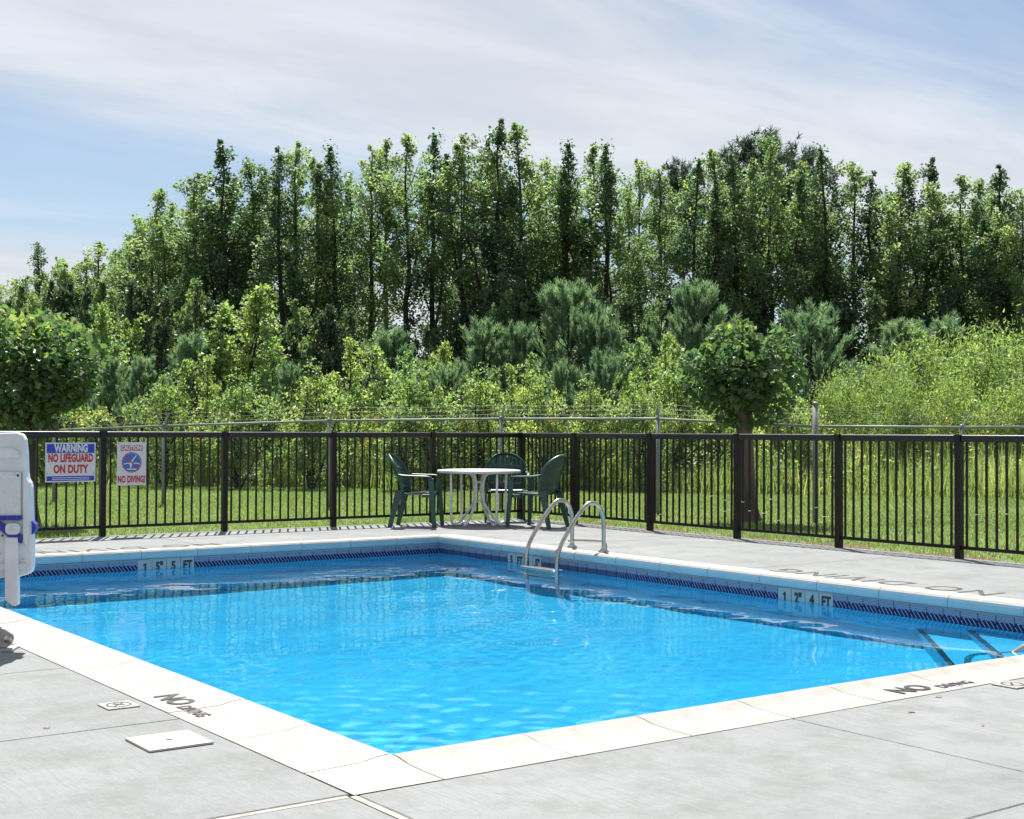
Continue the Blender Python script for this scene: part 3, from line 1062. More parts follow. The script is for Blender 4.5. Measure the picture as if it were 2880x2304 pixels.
def plant(name, meshes, x, y, rz, s, label, cat, group=None, parts=('trunk', 'crown'), z=GZ):
    o = empty(name, (x, y, z), rz, label, cat, group)
    o.scale = s if isinstance(s, tuple) else (s, s, s)
    link(parts[0], meshes[0], o)
    link(parts[1], meshes[1], o)
    return o


ORD = ['first', 'second', 'third', 'fourth', 'fifth', 'sixth', 'seventh', 'eighth', 'ninth', 'tenth', 'eleventh', 'twelfth', 'thirteenth', 'fourteenth', 'fifteenth',
       'sixteenth', 'seventeenth', 'eighteenth', 'nineteenth', 'twentieth', 'twenty-first', 'twenty-second', 'twenty-third', 'twenty-fourth', 'twenty-fifth', 'twenty-sixth',
       'twenty-seventh', 'twenty-eighth', 'twenty-ninth', 'thirtieth', 'thirty-first', 'thirty-second', 'thirty-third', 'thirty-fourth', 'thirty-fifth', 'thirty-sixth',
       'thirty-seventh', 'thirty-eighth', 'thirty-ninth', 'fortieth', 'forty-first', 'forty-second', 'forty-third', 'forty-fourth', 'forty-fifth']

# ------------------------------------------------------------------ the tall trees
DK = 'leaf_tall_shaded'
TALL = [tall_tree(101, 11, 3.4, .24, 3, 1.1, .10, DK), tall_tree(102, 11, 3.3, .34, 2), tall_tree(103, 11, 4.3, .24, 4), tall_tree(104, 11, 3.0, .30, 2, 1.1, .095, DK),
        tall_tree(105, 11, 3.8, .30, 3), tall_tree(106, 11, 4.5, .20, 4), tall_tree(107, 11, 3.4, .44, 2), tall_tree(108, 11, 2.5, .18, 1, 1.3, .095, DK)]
rt = random.Random(5)
# (column, row of the top, distance, variant, width factor, note)
tops = [(20, 590, 58, 5, 1.2, None), (65, 515, 55, 7, .9, 'slim pointed tree'), (112, 545, 58, 1, .9, None), (160, 560, 56, 2, 1.2, None), (215, 512, 54, 5, 1.2, 'round-headed tree'),
        (258, 515, 52, 2, 1.1, None), (293, 462, 51, 7, 1.1, None), (333, 402, 50, 4, 1.0, None), (400, 372, 49, 2, 1.05, None), (466, 298, 48, 0, 1.0, 'twin-topped tree'),
        (522, 345, 49, 4, .9, None), (590, 312, 46, 7, 1.0, None), (618, 303, 47, 1, 1.0, 'tree with a dark straight trunk'), (655, 338, 49, 4, .8, None), (712, 318, 48, 3, .95, None), (768, 312, 49, 1, .9, None),
        (808, 300, 50, 6, .85, None), (858, 290, 47, 6, 1.0, None), (908, 296, 48, 3, .95, None), (968, 290, 47, 6, .9, None), (1010, 300, 49, 3, .9, None), (1046, 258, 46, 0, 1.0, None),
        (1088, 266, 46.5, 4, .95, 'highest twin crown in the middle'), (1140, 345, 49, 1, .8, None), (1190, 305, 47, 3, 1.0, None), (1245, 310, 48, 6, .9, None), (1280, 318, 47, 3, .95, None),
        (1338, 342, 49, 1, .7, 'thin sparse tree'), (1400, 352, 46, 1, 1.0, None), (1452, 345, 45, 3, 1.1, None), (1500, 322, 47, 4, 1.05, None), (1548, 330, 45, 0, 1.0, None), (1634, 296, 45, 2, .95, None),
        (1690, 345, 47, 4, 1.0, None), (1748, 316, 45, 3, 1.25, None), (1800, 348, 46, 1, 1.05, None), (1850, 368, 45, 7, 1.2, None), (1905, 348, 44, 4, 1.1, None), (1955, 338, 45, 0, 1.0, None),
        (2030, 375, 44, 6, 1.1, None), (2062, 382, 46, 4, .9, None), (2112, 353, 43, 0, 1.15, None), (2160, 402, 42, 2, 1.0, None)]
tops.sort()
for i, (dx, dy, Z, var, wf, note) in enumerate(tops):
    h = hz(dx, dy, Z) - GZ
    s = h / 11.
    lab = '%s, %s from the left along the tall tree line' % (note or rt.choice(['tall green broadleaf tree', 'tall leafy tree', 'tall upright broadleaf tree']), ORD[i])
    plant('tall_tree', TALL[var], at(dx, Z), Z, rt.uniform(0, 6.28), (s * wf * rt.uniform(1.08, 1.32) * (.88 if dx > 1380 else 1), s * wf * rt.uniform(1.08, 1.32) * (.88 if dx > 1380 else 1), s), lab, 'tree', 'tall trees behind the brush')
for i, (dx, dy, Z, var, wf) in enumerate([(-10, 590, 54, 5, 1.3), (45, 585, 53, 2, 1.3), (95, 575, 56, 5, 1.3), (145, 570, 54, 2, 1.3), (190, 550, 55, 5, 1.2), (240, 530, 56, 2, 1.2), (275, 500, 58, 5, 1.2), (320, 470, 56, 2, 1.2), (370, 430, 55, 5, 1.2), (430, 390, 54, 2, 1.2),
                                          (500, 380, 54, 5, 1.2), (555, 380, 55, 4, 1.2), (690, 380, 56, 4, 1.1), (740, 385, 57, 1, 1.1), (935, 370, 56, 4, 1.1), (1125, 390, 55, 2, 1.1), (1165, 390, 56, 4, 1.1), (1225, 385, 57, 1, 1.1), (1315, 410, 57, 1, 1.1),
                                          (1580, 380, 56, 2, 1.2), (1720, 390, 55, 4, 1.1), (1875, 410, 54, 4, 1.1), (1990, 410, 54, 2, 1.1), (2085, 420, 54, 4, 1.1), (2140, 430, 53, 2, 1.1)]):
    h = hz(dx, dy, Z) - GZ
    s = h / 11.
    plant('tall_tree', TALL[var], at(dx, Z), Z, rt.uniform(0, 6.28), (s * wf, s * wf, s), 'tree half hidden in the second row of the wood, %s from the left' % ORD[i], 'tree', 'trees in the second row')
OP = old_pine(201)
for dx, dy, Z, s_, lab in ((1605, 262, 50, 1.0, 'dark round-topped old pine rising above the trees right of centre'), (1438, 322, 52, .82, 'dark old pine top peeping between broadleaf trees right of centre'),
                           (1694, 296, 53, .62, 'small dark pine top beside the round-topped old pine')):
    h = hz(dx, dy, Z) - GZ
    k = h / 13.6
    plant('old_pine', OP, at(dx, Z), Z, dx * .01, (k * s_, k * s_, k), lab, 'tree', 'old pines')

# understory at the feet of the tall trees
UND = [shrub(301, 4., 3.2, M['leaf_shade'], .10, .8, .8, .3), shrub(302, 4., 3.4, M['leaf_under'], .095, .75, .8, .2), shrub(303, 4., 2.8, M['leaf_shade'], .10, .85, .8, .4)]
und = [(10, 640), (70, 610), (130, 600), (185, 610), (240, 600), (290, 600), (345, 620), (395, 600), (450, 640), (545, 640), (640, 640), (690, 650), (735, 660), (790, 690), (850, 690), (900, 690), (945, 660), (985, 640), (1030, 610), (1070, 600), (1110, 620),
       (1165, 650), (1225, 650), (1270, 640), (1330, 630), (1390, 620), (1440, 610), (1490, 630), (1545, 650), (1590, 640), (1660, 640), (1710, 660), (1770, 640), (1835, 630), (1880, 650), (1930, 630), (1985, 610), (2040, 640), (2090, 640), (2130, 600), (2185, 620)]
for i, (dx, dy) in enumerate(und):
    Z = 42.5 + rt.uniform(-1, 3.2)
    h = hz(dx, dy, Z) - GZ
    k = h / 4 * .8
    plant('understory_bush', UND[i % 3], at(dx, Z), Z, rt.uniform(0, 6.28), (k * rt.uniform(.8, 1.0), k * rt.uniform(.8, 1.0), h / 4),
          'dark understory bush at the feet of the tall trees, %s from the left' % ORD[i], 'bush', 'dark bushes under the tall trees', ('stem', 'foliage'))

# young pines in the brush
YP = [young_pine(401, 4.2, 2.9), young_pine(402, 4.2, 2.5), young_pine(403, 4.2, 3.3), young_pine(404, 4.2, 2.1)]
yps = [(235, 765, 33, 1, 1.0), (300, 762, 32, 0, 1.0), (400, 706, 33, 3, 1.1), (608, 770, 31, 3, .9), (825, 700, 35, 1, 1.1), (945, 778, 31, 2, .9), (1018, 680, 36, 3, 1.2), (1090, 690, 36, 1, .8), (1196, 612, 37, 0, 1.05),
       (1255, 665, 36, 2, .75), (1275, 752, 31, 2, .9), (1178, 765, 31, 3, .7), (1466, 612, 36, 0, .95), (1708, 660, 35, 2, 1.05), (1902, 690, 35, 0, 1.0), (1990, 672, 37, 3, 1.1)]
for i, (dx, dy, Z, var, wf) in enumerate(yps):
    h = hz(dx, dy, Z) - GZ
    k = h / 4.35
    nt = {8: 'largest bushy young pine in the brush behind the ladder', 13: 'dense rounded young pine just right of the ball-crowned tree', 12: 'tall young pine just left of the ball-crowned tree'}.get(i)
    plant('young_pine', YP[var], at(dx, Z), Z, rt.uniform(0, 6.28), (k * wf, k * wf, k), nt or 'grey green young pine in the brush, %s young pine from the left' % ORD[i], 'pine', 'young pines in the brush')

# bright saplings and bushes
BR = [shrub(501, 3.6, 2.4, M['leaf_bright'], .078, 1.1, .7, .55), shrub(502, 3., 2.6, M['leaf_bright'], .072, 1.1, .7, .3), shrub(503, 3., 2.5, M['leaf_fresh'], .075, 1.1, .65, .4), shrub(504, 2.2, 2.4, M['leaf_bright'], .065, 1.1, .6, .2)]
BH = (3.6, 3., 3., 2.2)
brs = [(60, 700, 34, 1, 1.), (150, 690, 34, 2, 1.), (215, 660, 36, 0, .9), (350, 800, 30, 3, .9), (445, 760, 31, 1, .8), (522, 622, 33, 0, 1.15), (575, 760, 32, 2, .8), (655, 780, 29, 3, .9), (722, 728, 31, 1, 1.), (775, 760, 33, 2, .9),
       (870, 745, 33, 2, .9), (905, 790, 29, 3, .9), (925, 735, 34, 0, .8), (1010, 790, 30, 3, 1.), (1070, 780, 31, 1, .8), (1110, 750, 34, 2, .9), (1150, 800, 29, 3, .8), (1235, 810, 29, 3, .9), (1330, 722, 33, 2, .85), (1385, 718, 32, 1, .85),
       (1430, 770, 30, 3, .9), (1500, 800, 30, 3, .9), (1620, 790, 31, 3, 1.), (1670, 820, 29, 3, .9), (1770, 770, 33, 2, .9), (110, 760, 31, 3, 1.1), (500, 800, 29, 3, 1.), (850, 810, 28.5, 3, .9), (1350, 815, 28.5, 3, .8), (1590, 760, 33, 2, .9)]
brs.sort()
for i, (dx, dy, Z, var, wf) in enumerate(brs):
    h = hz(dx, dy, Z) - GZ
    k = h / BH[var]
    lab = 'tall yellow green sapling rising highest above the brush left of centre' if dx == 522 else 'leafy green bush in the brush, %s leafy bush from the left' % ORD[i]
    plant('leafy_bush', BR[var], at(dx, Z), Z, rt.uniform(0, 6.28), (max(k, .8) * wf, max(k, .8) * wf, k), lab, 'bush', 'yellow green bushes behind the wire fence', ('stem', 'foliage'))

# the feathery thicket on the right
FE = [feathery(601, 3., 3.4), feathery(602, 3., 3.0)]
for i, (dx, dy, Z, var, wf) in enumerate([(1745, 800, 31, 1, .7), (1830, 762, 31.5, 0, .8), (1925, 735, 32.5, 1, 1.), (2000, 702, 34, 0, 1.), (2075, 720, 32, 1, 1.), (2140, 690, 33, 0, 1.), (1890, 800, 30, 1, .8), (2030, 790, 30, 0, .9), (2150, 780, 29.5, 1, .9)]):
    h = hz(dx, dy, Z) - GZ
    k = h / 2.95
    lab = ['low feathery shrub at the end of the yellow green thicket nearest the ball-crowned tree', 'rounded feathery shrub behind the wire fence corner post', 'feathery yellow green shrub in the middle back of the thicket',
           'tallest feathery shrub at the back of the thicket', 'feathery shrub in the thicket behind the leaning wire fence arm', 'tall feathery shrub at the right frame edge', 'low feathery shrub close behind the corner post wires',
           'low feathery shrub in front of the tallest thicket shrub', 'low feathery shrub in the front right corner of the thicket'][i]
    plant('feathery_shrub', FE[var], at(dx, Z), Z, rt.uniform(0, 6.28), (k * wf, k * wf, k), lab, 'shrub', 'feathery shrubs in the thicket', ('stem', 'foliage'))

# weeds filling the brush, and goldenrod heads
T = Tree(701)
r = T.r
for k in range(3300):
    Z = math.sqrt(r.uniform(27.5 ** 2, 42 ** 2))
    x = r.uniform(-.42, .42) * Z
    if Z < mow_line(x) + .3: continue
    h = r.uniform(.3, 1.15) * (1 + .055 * (Z - 27))
    T.cluster((x, Z, GZ + h * .6), (.24, .24, h * .5), 36, .075, .5, float(np.clip(r.normal(.5, .22), 0, 1)), .6)
weed = np_mesh('weeds', np.concatenate(T.lv), np.concatenate(T.lf), M['leaf_bright'], np.concatenate(T.lt))
tag(link('weeds', weed), 'low leafy weeds filling the brush behind the wire fence', 'weeds', None, 'stuff')
T = Tree(702); r = T.r
for k in range(240):
    x0 = r.choice([-6.8, -3.2, -2.6, 1.0, 4.6, 10.5, -9.5]) + r.normal(0, 1.1)
    Z = 28.5 + abs(r.normal(0, 1.5))
    z = r.uniform(.8, 1.7)
    T.cluster((x0, Z, z), (.07, .07, .12), 16, .05, .6, .5, .8)
tag(link('goldenrod', np_mesh('goldenrod', np.concatenate(T.lv), np.concatenate(T.lf), M['goldenrod'], np.concatenate(T.lt))), 'scattered yellow goldenrod flower heads in the weeds', 'flowers', None, 'stuff')

# the two pollarded ball-crowned trees just outside the fence
Z = 19.0
bx = at(1562, Z)
plant('ball_crowned_tree', lollipop(801, .785, 2.10, .88, .13, (.10, 0), 4700, .095), bx, Z, 0, 1, 'pollarded tree with a dark leafy ball crown behind the right-hand fence', 'tree', 'pollarded ball-crowned trees')
Z = 17.6
plant('ball_crowned_tree', lollipop(802, 1.04, 2.02, .84, .13, (-.05, .05), 6600, .10), at(64, Z), Z, 2.1, 1, 'wide pollarded tree with a dark glossy crown at the left frame edge', 'tree', 'pollarded ball-crowned trees')

# ------------------------------------------------------------------ the pool fences
post_me = MB().box((-.032, -.032, 0), (.032, .032, 1.205)).box((-.037, -.037, 1.205), (.037, .037, 1.225)).mesh('post', M['fence'])
bal_me = MB().box((-.0095, -.0095, .115), (.0095, .0095, 1.16)).mesh('baluster', M['fence'])
tie_me = MB().box((-.012, -.013, -.004), (.012, .012, .004)).box((.008, -.03, -.003), (.012, -.012, .002)).mesh('cable_tie', M['tie'])


def fence(name, posts, loc, rz, label, ties=()):
    o = empty(name, loc, rz, label, 'fence', 'dark pool fences')
    for p in posts:
        link('post', post_me, o, (p, 0, -.02), (float(rng.normal(0, .003)), float(rng.normal(0, .002)), 0))
    a, b = posts[0], posts[-1]
    for i in range(len(posts) - 1):
        p, q = posts[i] + .033, posts[i + 1] - .033
        MB().box((p, -.026, 1.135), (q, .026, 1.205)).build('top_rail', M['fence_rail'], o, bevel=.017, seg=4)
        MB().box((p, -.014, .092), (q, .014, .125)).build('bottom_rail', M['fence'], o)
        n = 13
        for k in range(n):
            x = p + (q - p) * (k + .5) / n
            link('baluster', bal_me, o, (x, 0, 0), (0, float(rng.normal(0, .0018)), float(rng.normal(0, .05))))
    for x, z in ties:
        link('cable_tie', tie_me, o, (x, 0, z), (0, float(rng.normal(0, .3)), 0))
    return o


lp = [-1.75, -.25, 1.25, 2.75, 4.25, 5.74, 7.24, FU]
fence('metal_fence', lp, W(0, FV), TH, 'dark metal picket fence carrying the two warning signs')
rp_ = [-2.2, -.7, .8, 2.3, 3.8, 5.3, 6.8, 8.3, 9.8, FV - .033]
tz = []
rr_ = random.Random(9)
for k in range(26):
    i = rr_.randrange(2, 8)
    p, q = rp_[i] + .033, rp_[i + 1] - .033
    tz.append((FV - .033 - (p + (q - p) * (rr_.randrange(13) + .5) / 13), rr_.uniform(.2, .5)))
fence('metal_fence', [FV - .033 - p for p in reversed(rp_)], W(FU, FV - .033), TH - PI / 2, 'dark metal picket fence with white cable ties along the right deck', tz)

# ------------------------------------------------------------------ the signs
def sign_board(name, u0, u1, z0, z1, label):
    o = empty(name, W((u0 + u1) / 2, FV - .026, z0), TH, label, 'sign')
    w, h = u1 - u0, z1 - z0
    bd = MB().box((-w / 2, -.006, 0), (w / 2, 0, h)).build('board', M['sign_white'], o, bevel=.002, seg=1)

    def rect(nm, x0, x1, za, zb, mat, y=-.0072):
        MB().add([(x0, y, za), (x1, y, za), (x1, y, zb), (x0, y, zb)], [(0, 1, 2, 3)]).build(nm, mat, bd)

    def txt(body, size, x, z, mat, bold, xs, y=-.0085, spacing=1.):
        link('lettering', text_mesh(body, size, mat, bold, xs, 0, spacing), bd, (x, y, z), (PI / 2, 0, 0))
    return bd, w, h, rect, txt


o, w, h, rect, txt = sign_board('warning_sign', 2.085, 2.655, .631, 1.078, 'white warning sign with blue bands reading no lifeguard on duty')
rect('blue_band', -w / 2 + .015, w / 2 - .015, h * .735, h * .965, M['sign_blue'])
txt('WARNING', .118, .005, h * .848, M['sign_white'], .006, .64, spacing=1.04)
txt('NO LIFEGUARD', .125, 0, h * .60, M['sign_red'], .006, .555, spacing=1.05)
txt('ON DUTY', .125, 0, h * .32, M['sign_red'], .006, .66, spacing=1.05)
rect('blue_band', -w / 2 + .015, w / 2 - .015, h * .035, h * .155, M['sign_blue'])
rect('small_print_line', -w * .37, w * .37, h * .105, h * .120, M['sign_white'], -.0085)
rect('small_print_line', -w * .37, w * .37, h * .062, h * .077, M['sign_white'], -.0085)
for x in (-w * .46, w * .46):
    MB().lathe([(.006, -.002), (.006, .002)], 8).build('screw', M['dark'], o, (x, -.008, h * .22), (PI / 2, 0, 0))
o, w, h, rect, txt = sign_board('caution_sign', 2.904, 3.251, .58, 1.082, 'white caution sign with blue no diving symbol')
rect('red_band', -w * .38, w * .38, h * .80, h * .925, M['sign_red'])
txt('CAUTION!', .064, 0, h * .862, M['sign_white'], .0035, .80, spacing=1.05)
txt('NO DIVING!', .105, 0, h * .135, M['sign_red'], .005, .54, spacing=1.06)
zc = h * .53


def disc(rad, y, mat, nm, n=40, r2=0.):
    mb = MB()
    if r2:
        v = [(q * math.cos(2 * PI * k / n), y, zc + q * math.sin(2 * PI * k / n)) for q in (rad, r2) for k in range(n)]
        mb.add(v, [(k, (k + 1) % n, n + (k + 1) % n, n + k) for k in range(n)])
    else:
        mb.add([(rad * math.cos(2 * PI * k / n), y, zc + rad * math.sin(2 * PI * k / n)) for k in range(n)], [tuple(range(n))])
    mb.build(nm, mat, o)


disc(.105, -.0072, M['sign_sky'], 'blue_disc')
disc(.118, -.0080, M['sign_red'], 'red_ring', r2=.108)


def flat(poly, y, mat, nm):
    MB().add([(x, y, zc + z) for x, z in poly], [tuple(range(len(poly)))]).build(nm, mat, o)


flat([(-.028, -.01), (.050, .085), (.058, .078), (.012, .012), (.0, -.045), (-.012, -.080), (-.02, -.045)], -.0084, M['sign_white'], 'diver_symbol')
flat([(-.095, -.012), (-.05, -.002), (0, -.012), (.05, -.002), (.095, -.012), (.095, -.024), (.05, -.014), (0, -.024), (-.05, -.014), (-.095, -.024)], -.0088, M['sign_white'], 'wave_symbol')
flat([(-.06, -.072), (.06, -.072), (.05, -.085), (-.05, -.085)], -.0088, M['sign_white'], 'wave_symbol')
flat([(-.083, .073), (-.073, .083), (.083, -.073), (.073, -.083)], -.0094, M['sign_red'], 'red_slash')
for x, z in ((-w * .44, h * .96), (w * .42, h * .05)):
    MB().lathe([(.005, -.002), (.005, .002)], 8).build('screw', M['dark'], o, (x, -.008, z), (PI / 2, 0, 0))

# ------------------------------------------------------------------ chain link fence with barbed wire arms
cps = [(-200, 900, 24.5, -30), (115, 906, 23.2, -24), (345, 897, 22.6, -20), (693, 886, 22.0, -17), (1055, 882, 21.4, -14), (1385, 882, 20.6, 0)]
crn = (1717, 898, 18.9)
cpr = [(2025, 900, 19.6, 35), (2400, 898, 20.4, 35)]


def cpt(dx, dy, Z):
    return Vector((at(dx, Z), Z, hz(dx, dy, Z)))


def chain_run(label, nodes_, lean_dir, arm_first=True):
    base = nodes_[0][0]
    o = empty('chain_link_fence', (base.x, base.y, GZ), 0, label, 'fence', 'chain link fences')
    off = Vector((base.x, base.y, GZ))
    L = [p - off for p, _ in nodes_]
    for (p, arm), q in zip(nodes_, L):
        if arm == 'none': continue
        thick = .042 if arm is None else .030
        topz = q.z if arm is not None else q.z + .30
        pst = MB().tube([(q.x, q.y, -.02), (q.x, q.y, topz)], thick, 10).lathe([(thick * 1.1, 0), (thick * 1.1, .02), (thick * .5, .045)], 10, (q.x, q.y, topz)).build('post', M['galv'], o, smooth=True)
        if arm is not None:
            d = Vector((arm, 0, 0))
            MB().tube([(q.x, q.y, q.z), (q.x + arm, q.y + .05, q.z + .22)], [.022, .012], 6).build('barb_arm', M['galv'], o)
    MB().tube([tuple(p) for p in L], .019, 8).build('top_rail', M['galv'], o, smooth=True)
    for k in range(3):
        f = (.35, .67, .98)[k]
        pts_ = []
        for i, ((p, arm), q) in enumerate(zip(nodes_, L)):
            a = arm if isinstance(arm, float) else 0.
            w0 = Vector((q.x + a * f, q.y + .05 * f, q.z + .22 * f + (0 if isinstance(arm, float) else .03)))
            if pts_:
                m_ = (Vector(pts_[-1]) + w0) / 2; m_.z -= .02
                pts_.append(tuple(m_))
            pts_.append(tuple(w0))
        mbw = MB().tube(pts_, .0022, 4)
        mbw.build('barbed_wire', M['galv'], o)
    mesh_ = MB()
    for i in range(len(L) - 1):
        a, b = L[i], L[i + 1]
        ln = (Vector((b.x - a.x, b.y - a.y, 0))).length
        hh_ = min(a.z, b.z) - .03
        st = .075
        n_ = int((ln + hh_) / st)
        dx_, dy_ = (b.x - a.x) / ln, (b.y - a.y) / ln
        for s in (1, -1):
            for k in range(n_):
                x0 = k * st - hh_
                xa, xb, za, zb = x0, x0 + hh_, 0., hh_
                if xa < 0: za = -xa; xa = 0
                if xb > ln: zb = hh_ - (xb - ln); xb = ln
                if xb - xa < .02: continue
                if s < 0: xa, xb = ln - xa, ln - xb
                p0 = (a.x + dx_ * xa, a.y + dy_ * xa, za + .02)
                p1 = (a.x + dx_ * xb, a.y + dy_ * xb, zb + .02)
                mesh_.tube([p0, p1], .0008, 3, caps=False)
    w_ = mesh_.build('wire_mesh', M['galv'], o, fix=False)
    w_['kind'] = 'stuff'
    return o


chain_run('grey chain link fence with leaning barbed wire arms behind the middle of the pool', [(cpt(a, b, c), -math.tan(math.radians(d)) * .22) for a, b, c, d in cps] + [(cpt(*crn), None)], 0)
cc = cpt(*crn) + Vector((.045, .0, .0))
chain_run('grey chain link fence running right from the thick corner post', [(cc, 'none')] + [(cpt(a, b, c), math.tan(math.radians(d)) * .22) for a, b, c, d in cpr], 0)

# ------------------------------------------------------------------ pool ladder and step handrail
lad = empty('pool_ladder', W(PU, 6.55), TH, 'shiny steel pool ladder with two arched rails on the far edge', 'ladder')
for v, du in ((.30, .03), (-.30, -.04)):
    P = spline([(-.27 + du, v, -1.05), (-.27 + du, v, -.35), (-.27 + du, v, -.06), (-.22 + du, v, .10), (-.05 + du, v, .335), (.08 + du, v, .47), (.17 + du, v, .505), (.26 + du, v, .47), (.315 + du, v, .36), (.325 + du, v, .2), (.325 + du, v, 0.)], 7)
    ob = MB().tube(P, .0215, 14).build('rail', M['steel'], lad, smooth=True)
    ob.cycles.is_caustics_receiver = True
    MB().lathe([(.055, 0), (.055, .012), (.03, .028), (.026, .045)], 20, (.325 + du, v, .001)).build('flange', M['steel'], ob, smooth=True)
for z in (-.155, -.42, -.69, -.95):
    ob = MB().box((-.34, -.29, z - .022), (-.22, .29, z + .005)).build('tread', M['steel'], lad, bevel=.008)
    ob.cycles.is_caustics_receiver = True
P = spline([(.33, .33, .07), (.36, .20, .085), (.36, -.18, .10), (.35, -.26, .075), (.345, -.27, .0)], 6)
MB().tube(P, .011, 8).build('cross_bar', M['steel'], lad, smooth=True)

hr = empty('step_handrail', W(6.6, -.55), TH, 'steel handrail dipping into the pool at the corner steps', 'handrail')
b0 = np.array([6.6, -.55])


def hp(c, z, side=0.):
    """point on the diagonal over the steps: u-v = c"""
    m = 5.95
    u, v = (c + m) / 2, (m - c) / 2
    return (u - b0[0], v - b0[1], z)


P = spline([hp(7.15, 0), hp(7.15, .45), hp(7.05, .75), hp(6.75, .86), hp(6.3, .78), hp(5.3, .30), hp(4.35, -.18), hp(4.05, -.30), hp(3.93, -.42), hp(3.92, -.70)], 6)
ob = MB().tube(P, .024, 12).build('rail', M['steel'], hr, smooth=True)
ob.cycles.is_caustics_receiver = True
MB().lathe([(.055, 0), (.055, .012), (.03, .03)], 20, hp(7.15, .001)).build('flange', M['steel'], ob, smooth=True)

# ------------------------------------------------------------------ table and chairs
tx, ty = -.43, 17.78
tab = empty('patio_table', (tx, ty, 0), .35, 'round white patio table with tubular legs near the fence corner', 'table')
MB().lathe([(.30, .690), (.515, .688), (.535, .680), (.545, .690), (.548, .708), (.540, .718), (.50, .722), (.02, .722)], 48).build('tabletop', M['white_resin'], tab, smooth=True)
for k in range(4):
    a = k * PI / 2 + .25
    c, s = math.cos(a), math.sin(a)
    P = spline([(c * .43, s * .43, .685), (c * .425, s * .425, .35), (c * .42, s * .42, .10), (c * .40, s * .40, .03), (c * .34, s * .34, .012)], 5)
    MB().tube(P, .016, 8).build('leg', M['white_tube'], tab, smooth=True)
for k in range(4):
    a = k * PI / 2 + .7
    c, s = math.cos(a), math.sin(a)
    P = spline([(c * .22, s * .22, .682), (c * .13, s * .13, .665), (c * .075, s * .075, .58), (c * .065, s * .065, .40), (c * .09, s * .09, .28), (c * .20, s * .20, .13), (c * .31, s * .31, .022), (c * .36, s * .36, .012)], 5)
    MB().tube(P, .017, 8).build('pedestal_leg', M['white_tube'], tab, smooth=True)
for z in (.31, .56):
    MB().lathe([(.052, z - .012), (.058, z - .008), (.058, z + .008), (.052, z + .012)], 20).build('collar', M['white_tube'], tab, smooth=True)


def chair(label, x, y, rz):
    o = empty('resin_chair', (x, y, 0), rz, label, 'chair', 'green resin chairs round the table')
    G = M['green_resin']

    def seat(a, b):
        xx = (a - .5) * (.44 + .05 * b)
        yy = -.20 + .42 * b
        z = .425 + .022 * b - .028 * math.sin(PI * a) * math.sin(PI * min(1, b * 1.1)) - (.05 * ((b - .86) / .14) ** 2 if b > .86 else 0)
        return (xx, yy, z)
    MB().grid(seat, 10, 12).build('seat', G, o, smooth=True, solid=.012)

    def back(s, t):
        """s -1..1 across, t 0..1 up"""
        wdt = .215 + .055 * math.sin(PI * min(1, t * .95))
        return (s * wdt, -.205 - .035 * t - .14 * t * t + .05 * s * s, .425 + .495 * t)

    def ztop(s):
        return math.sqrt(max(0, 1 - (abs(s) * .98) ** 2.4)) * .42 + .58
    P = [back(-1, t) for t in np.linspace(0, .56, 9)]
    P += [back(s, ztop(s)) for s in np.linspace(-.985, .985, 25)]
    P += [back(1, t) for t in np.linspace(.56, 0, 9)]
    bkr = MB().tube(P, .021, 8, flat=.55, up=(1, 0, 0)).build('backrest', G, o, smooth=True)
    ns = 9
    for k in range(ns):
        s = -.80 + 1.6 * k / (ns - 1)
        tt = ztop(s) - .02
        w_ = .083

        def sl(a, b):
            return back(s + (a - .5) * 2 * w_, b * tt)
        MB().grid(sl, 2, 10).build('slat', G, bkr, smooth=True, solid=.008)
    for za, zb in ((.0, .22), (.60, .69)):
        MB().grid(lambda a, b: back((a - .5) * 1.9, za + (zb - za) * b), 10, 3).build('back_band', G, bkr, smooth=True, solid=.009)
    for s in (-1, 1):
        P = spline([(s * .268, -.25, .70), (s * .285, -.17, .665), (s * .295, 0, .655), (s * .29, .16, .650), (s * .285, .215, .635), (s * .283, .235, .60)], 5)
        MB().tube(P, .027, 8, flat=.42, up=(0, 0, 1)).build('armrest', G, o, smooth=True)

        def leg(p0, p1, w0, w1, t=.026):
            (x0, y0, z0), (x1, y1, z1) = p0, p1
            v = []
            for (x, y, z), w in ((p0, w0), (((x0 + x1) / 2, (y0 + y1) / 2, (z0 + z1) / 2), w0 * .45 + w1 * .55), (p1, w1)):
                v += [(x - t / 2, y - w / 2, z), (x + t / 2, y - w / 2, z), (x + t / 2, y + w / 2, z), (x - t / 2, y + w / 2, z)]
            f = [(i * 4 + k, i * 4 + (k + 1) % 4, (i + 1) * 4 + (k + 1) % 4, (i + 1) * 4 + k) for i in range(2) for k in range(4)] + [(3, 2, 1, 0), (8, 9, 10, 11)]
            MB().add(v, f).build('leg', G, o, bevel=.006, seg=2)
        leg((s * .281, .215, .625), (s * .295, .265, 0), .075, .05)
        leg((s * .225, -.20, .47), (s * .265, -.315, 0), .10, .055)
        MB().box((s * .21 if s > 0 else s * .28, .10, .385), (s * .28 if s > 0 else s * .21, .21, .425)).build('seat_bracket', G, o, bevel=.006)
    return o


chair('green resin chair seen from the side, left of the table', -1.20, 17.45, -PI / 2 - .12)
chair('green resin chair with its back to the pool ladder, right of the table', .32, 17.42, PI * .5 - .50)
chair('green resin chair behind the table, facing the pool', -.07, 18.45, PI + .05)

# ------------------------------------------------------------------ pool lift at the left edge
lx, ly = -2.70, 7.62
lift = empty('pool_lift', (lx, ly, 0), .10, 'white pool lift chair with blue straps at the left frame edge', 'pool lift')


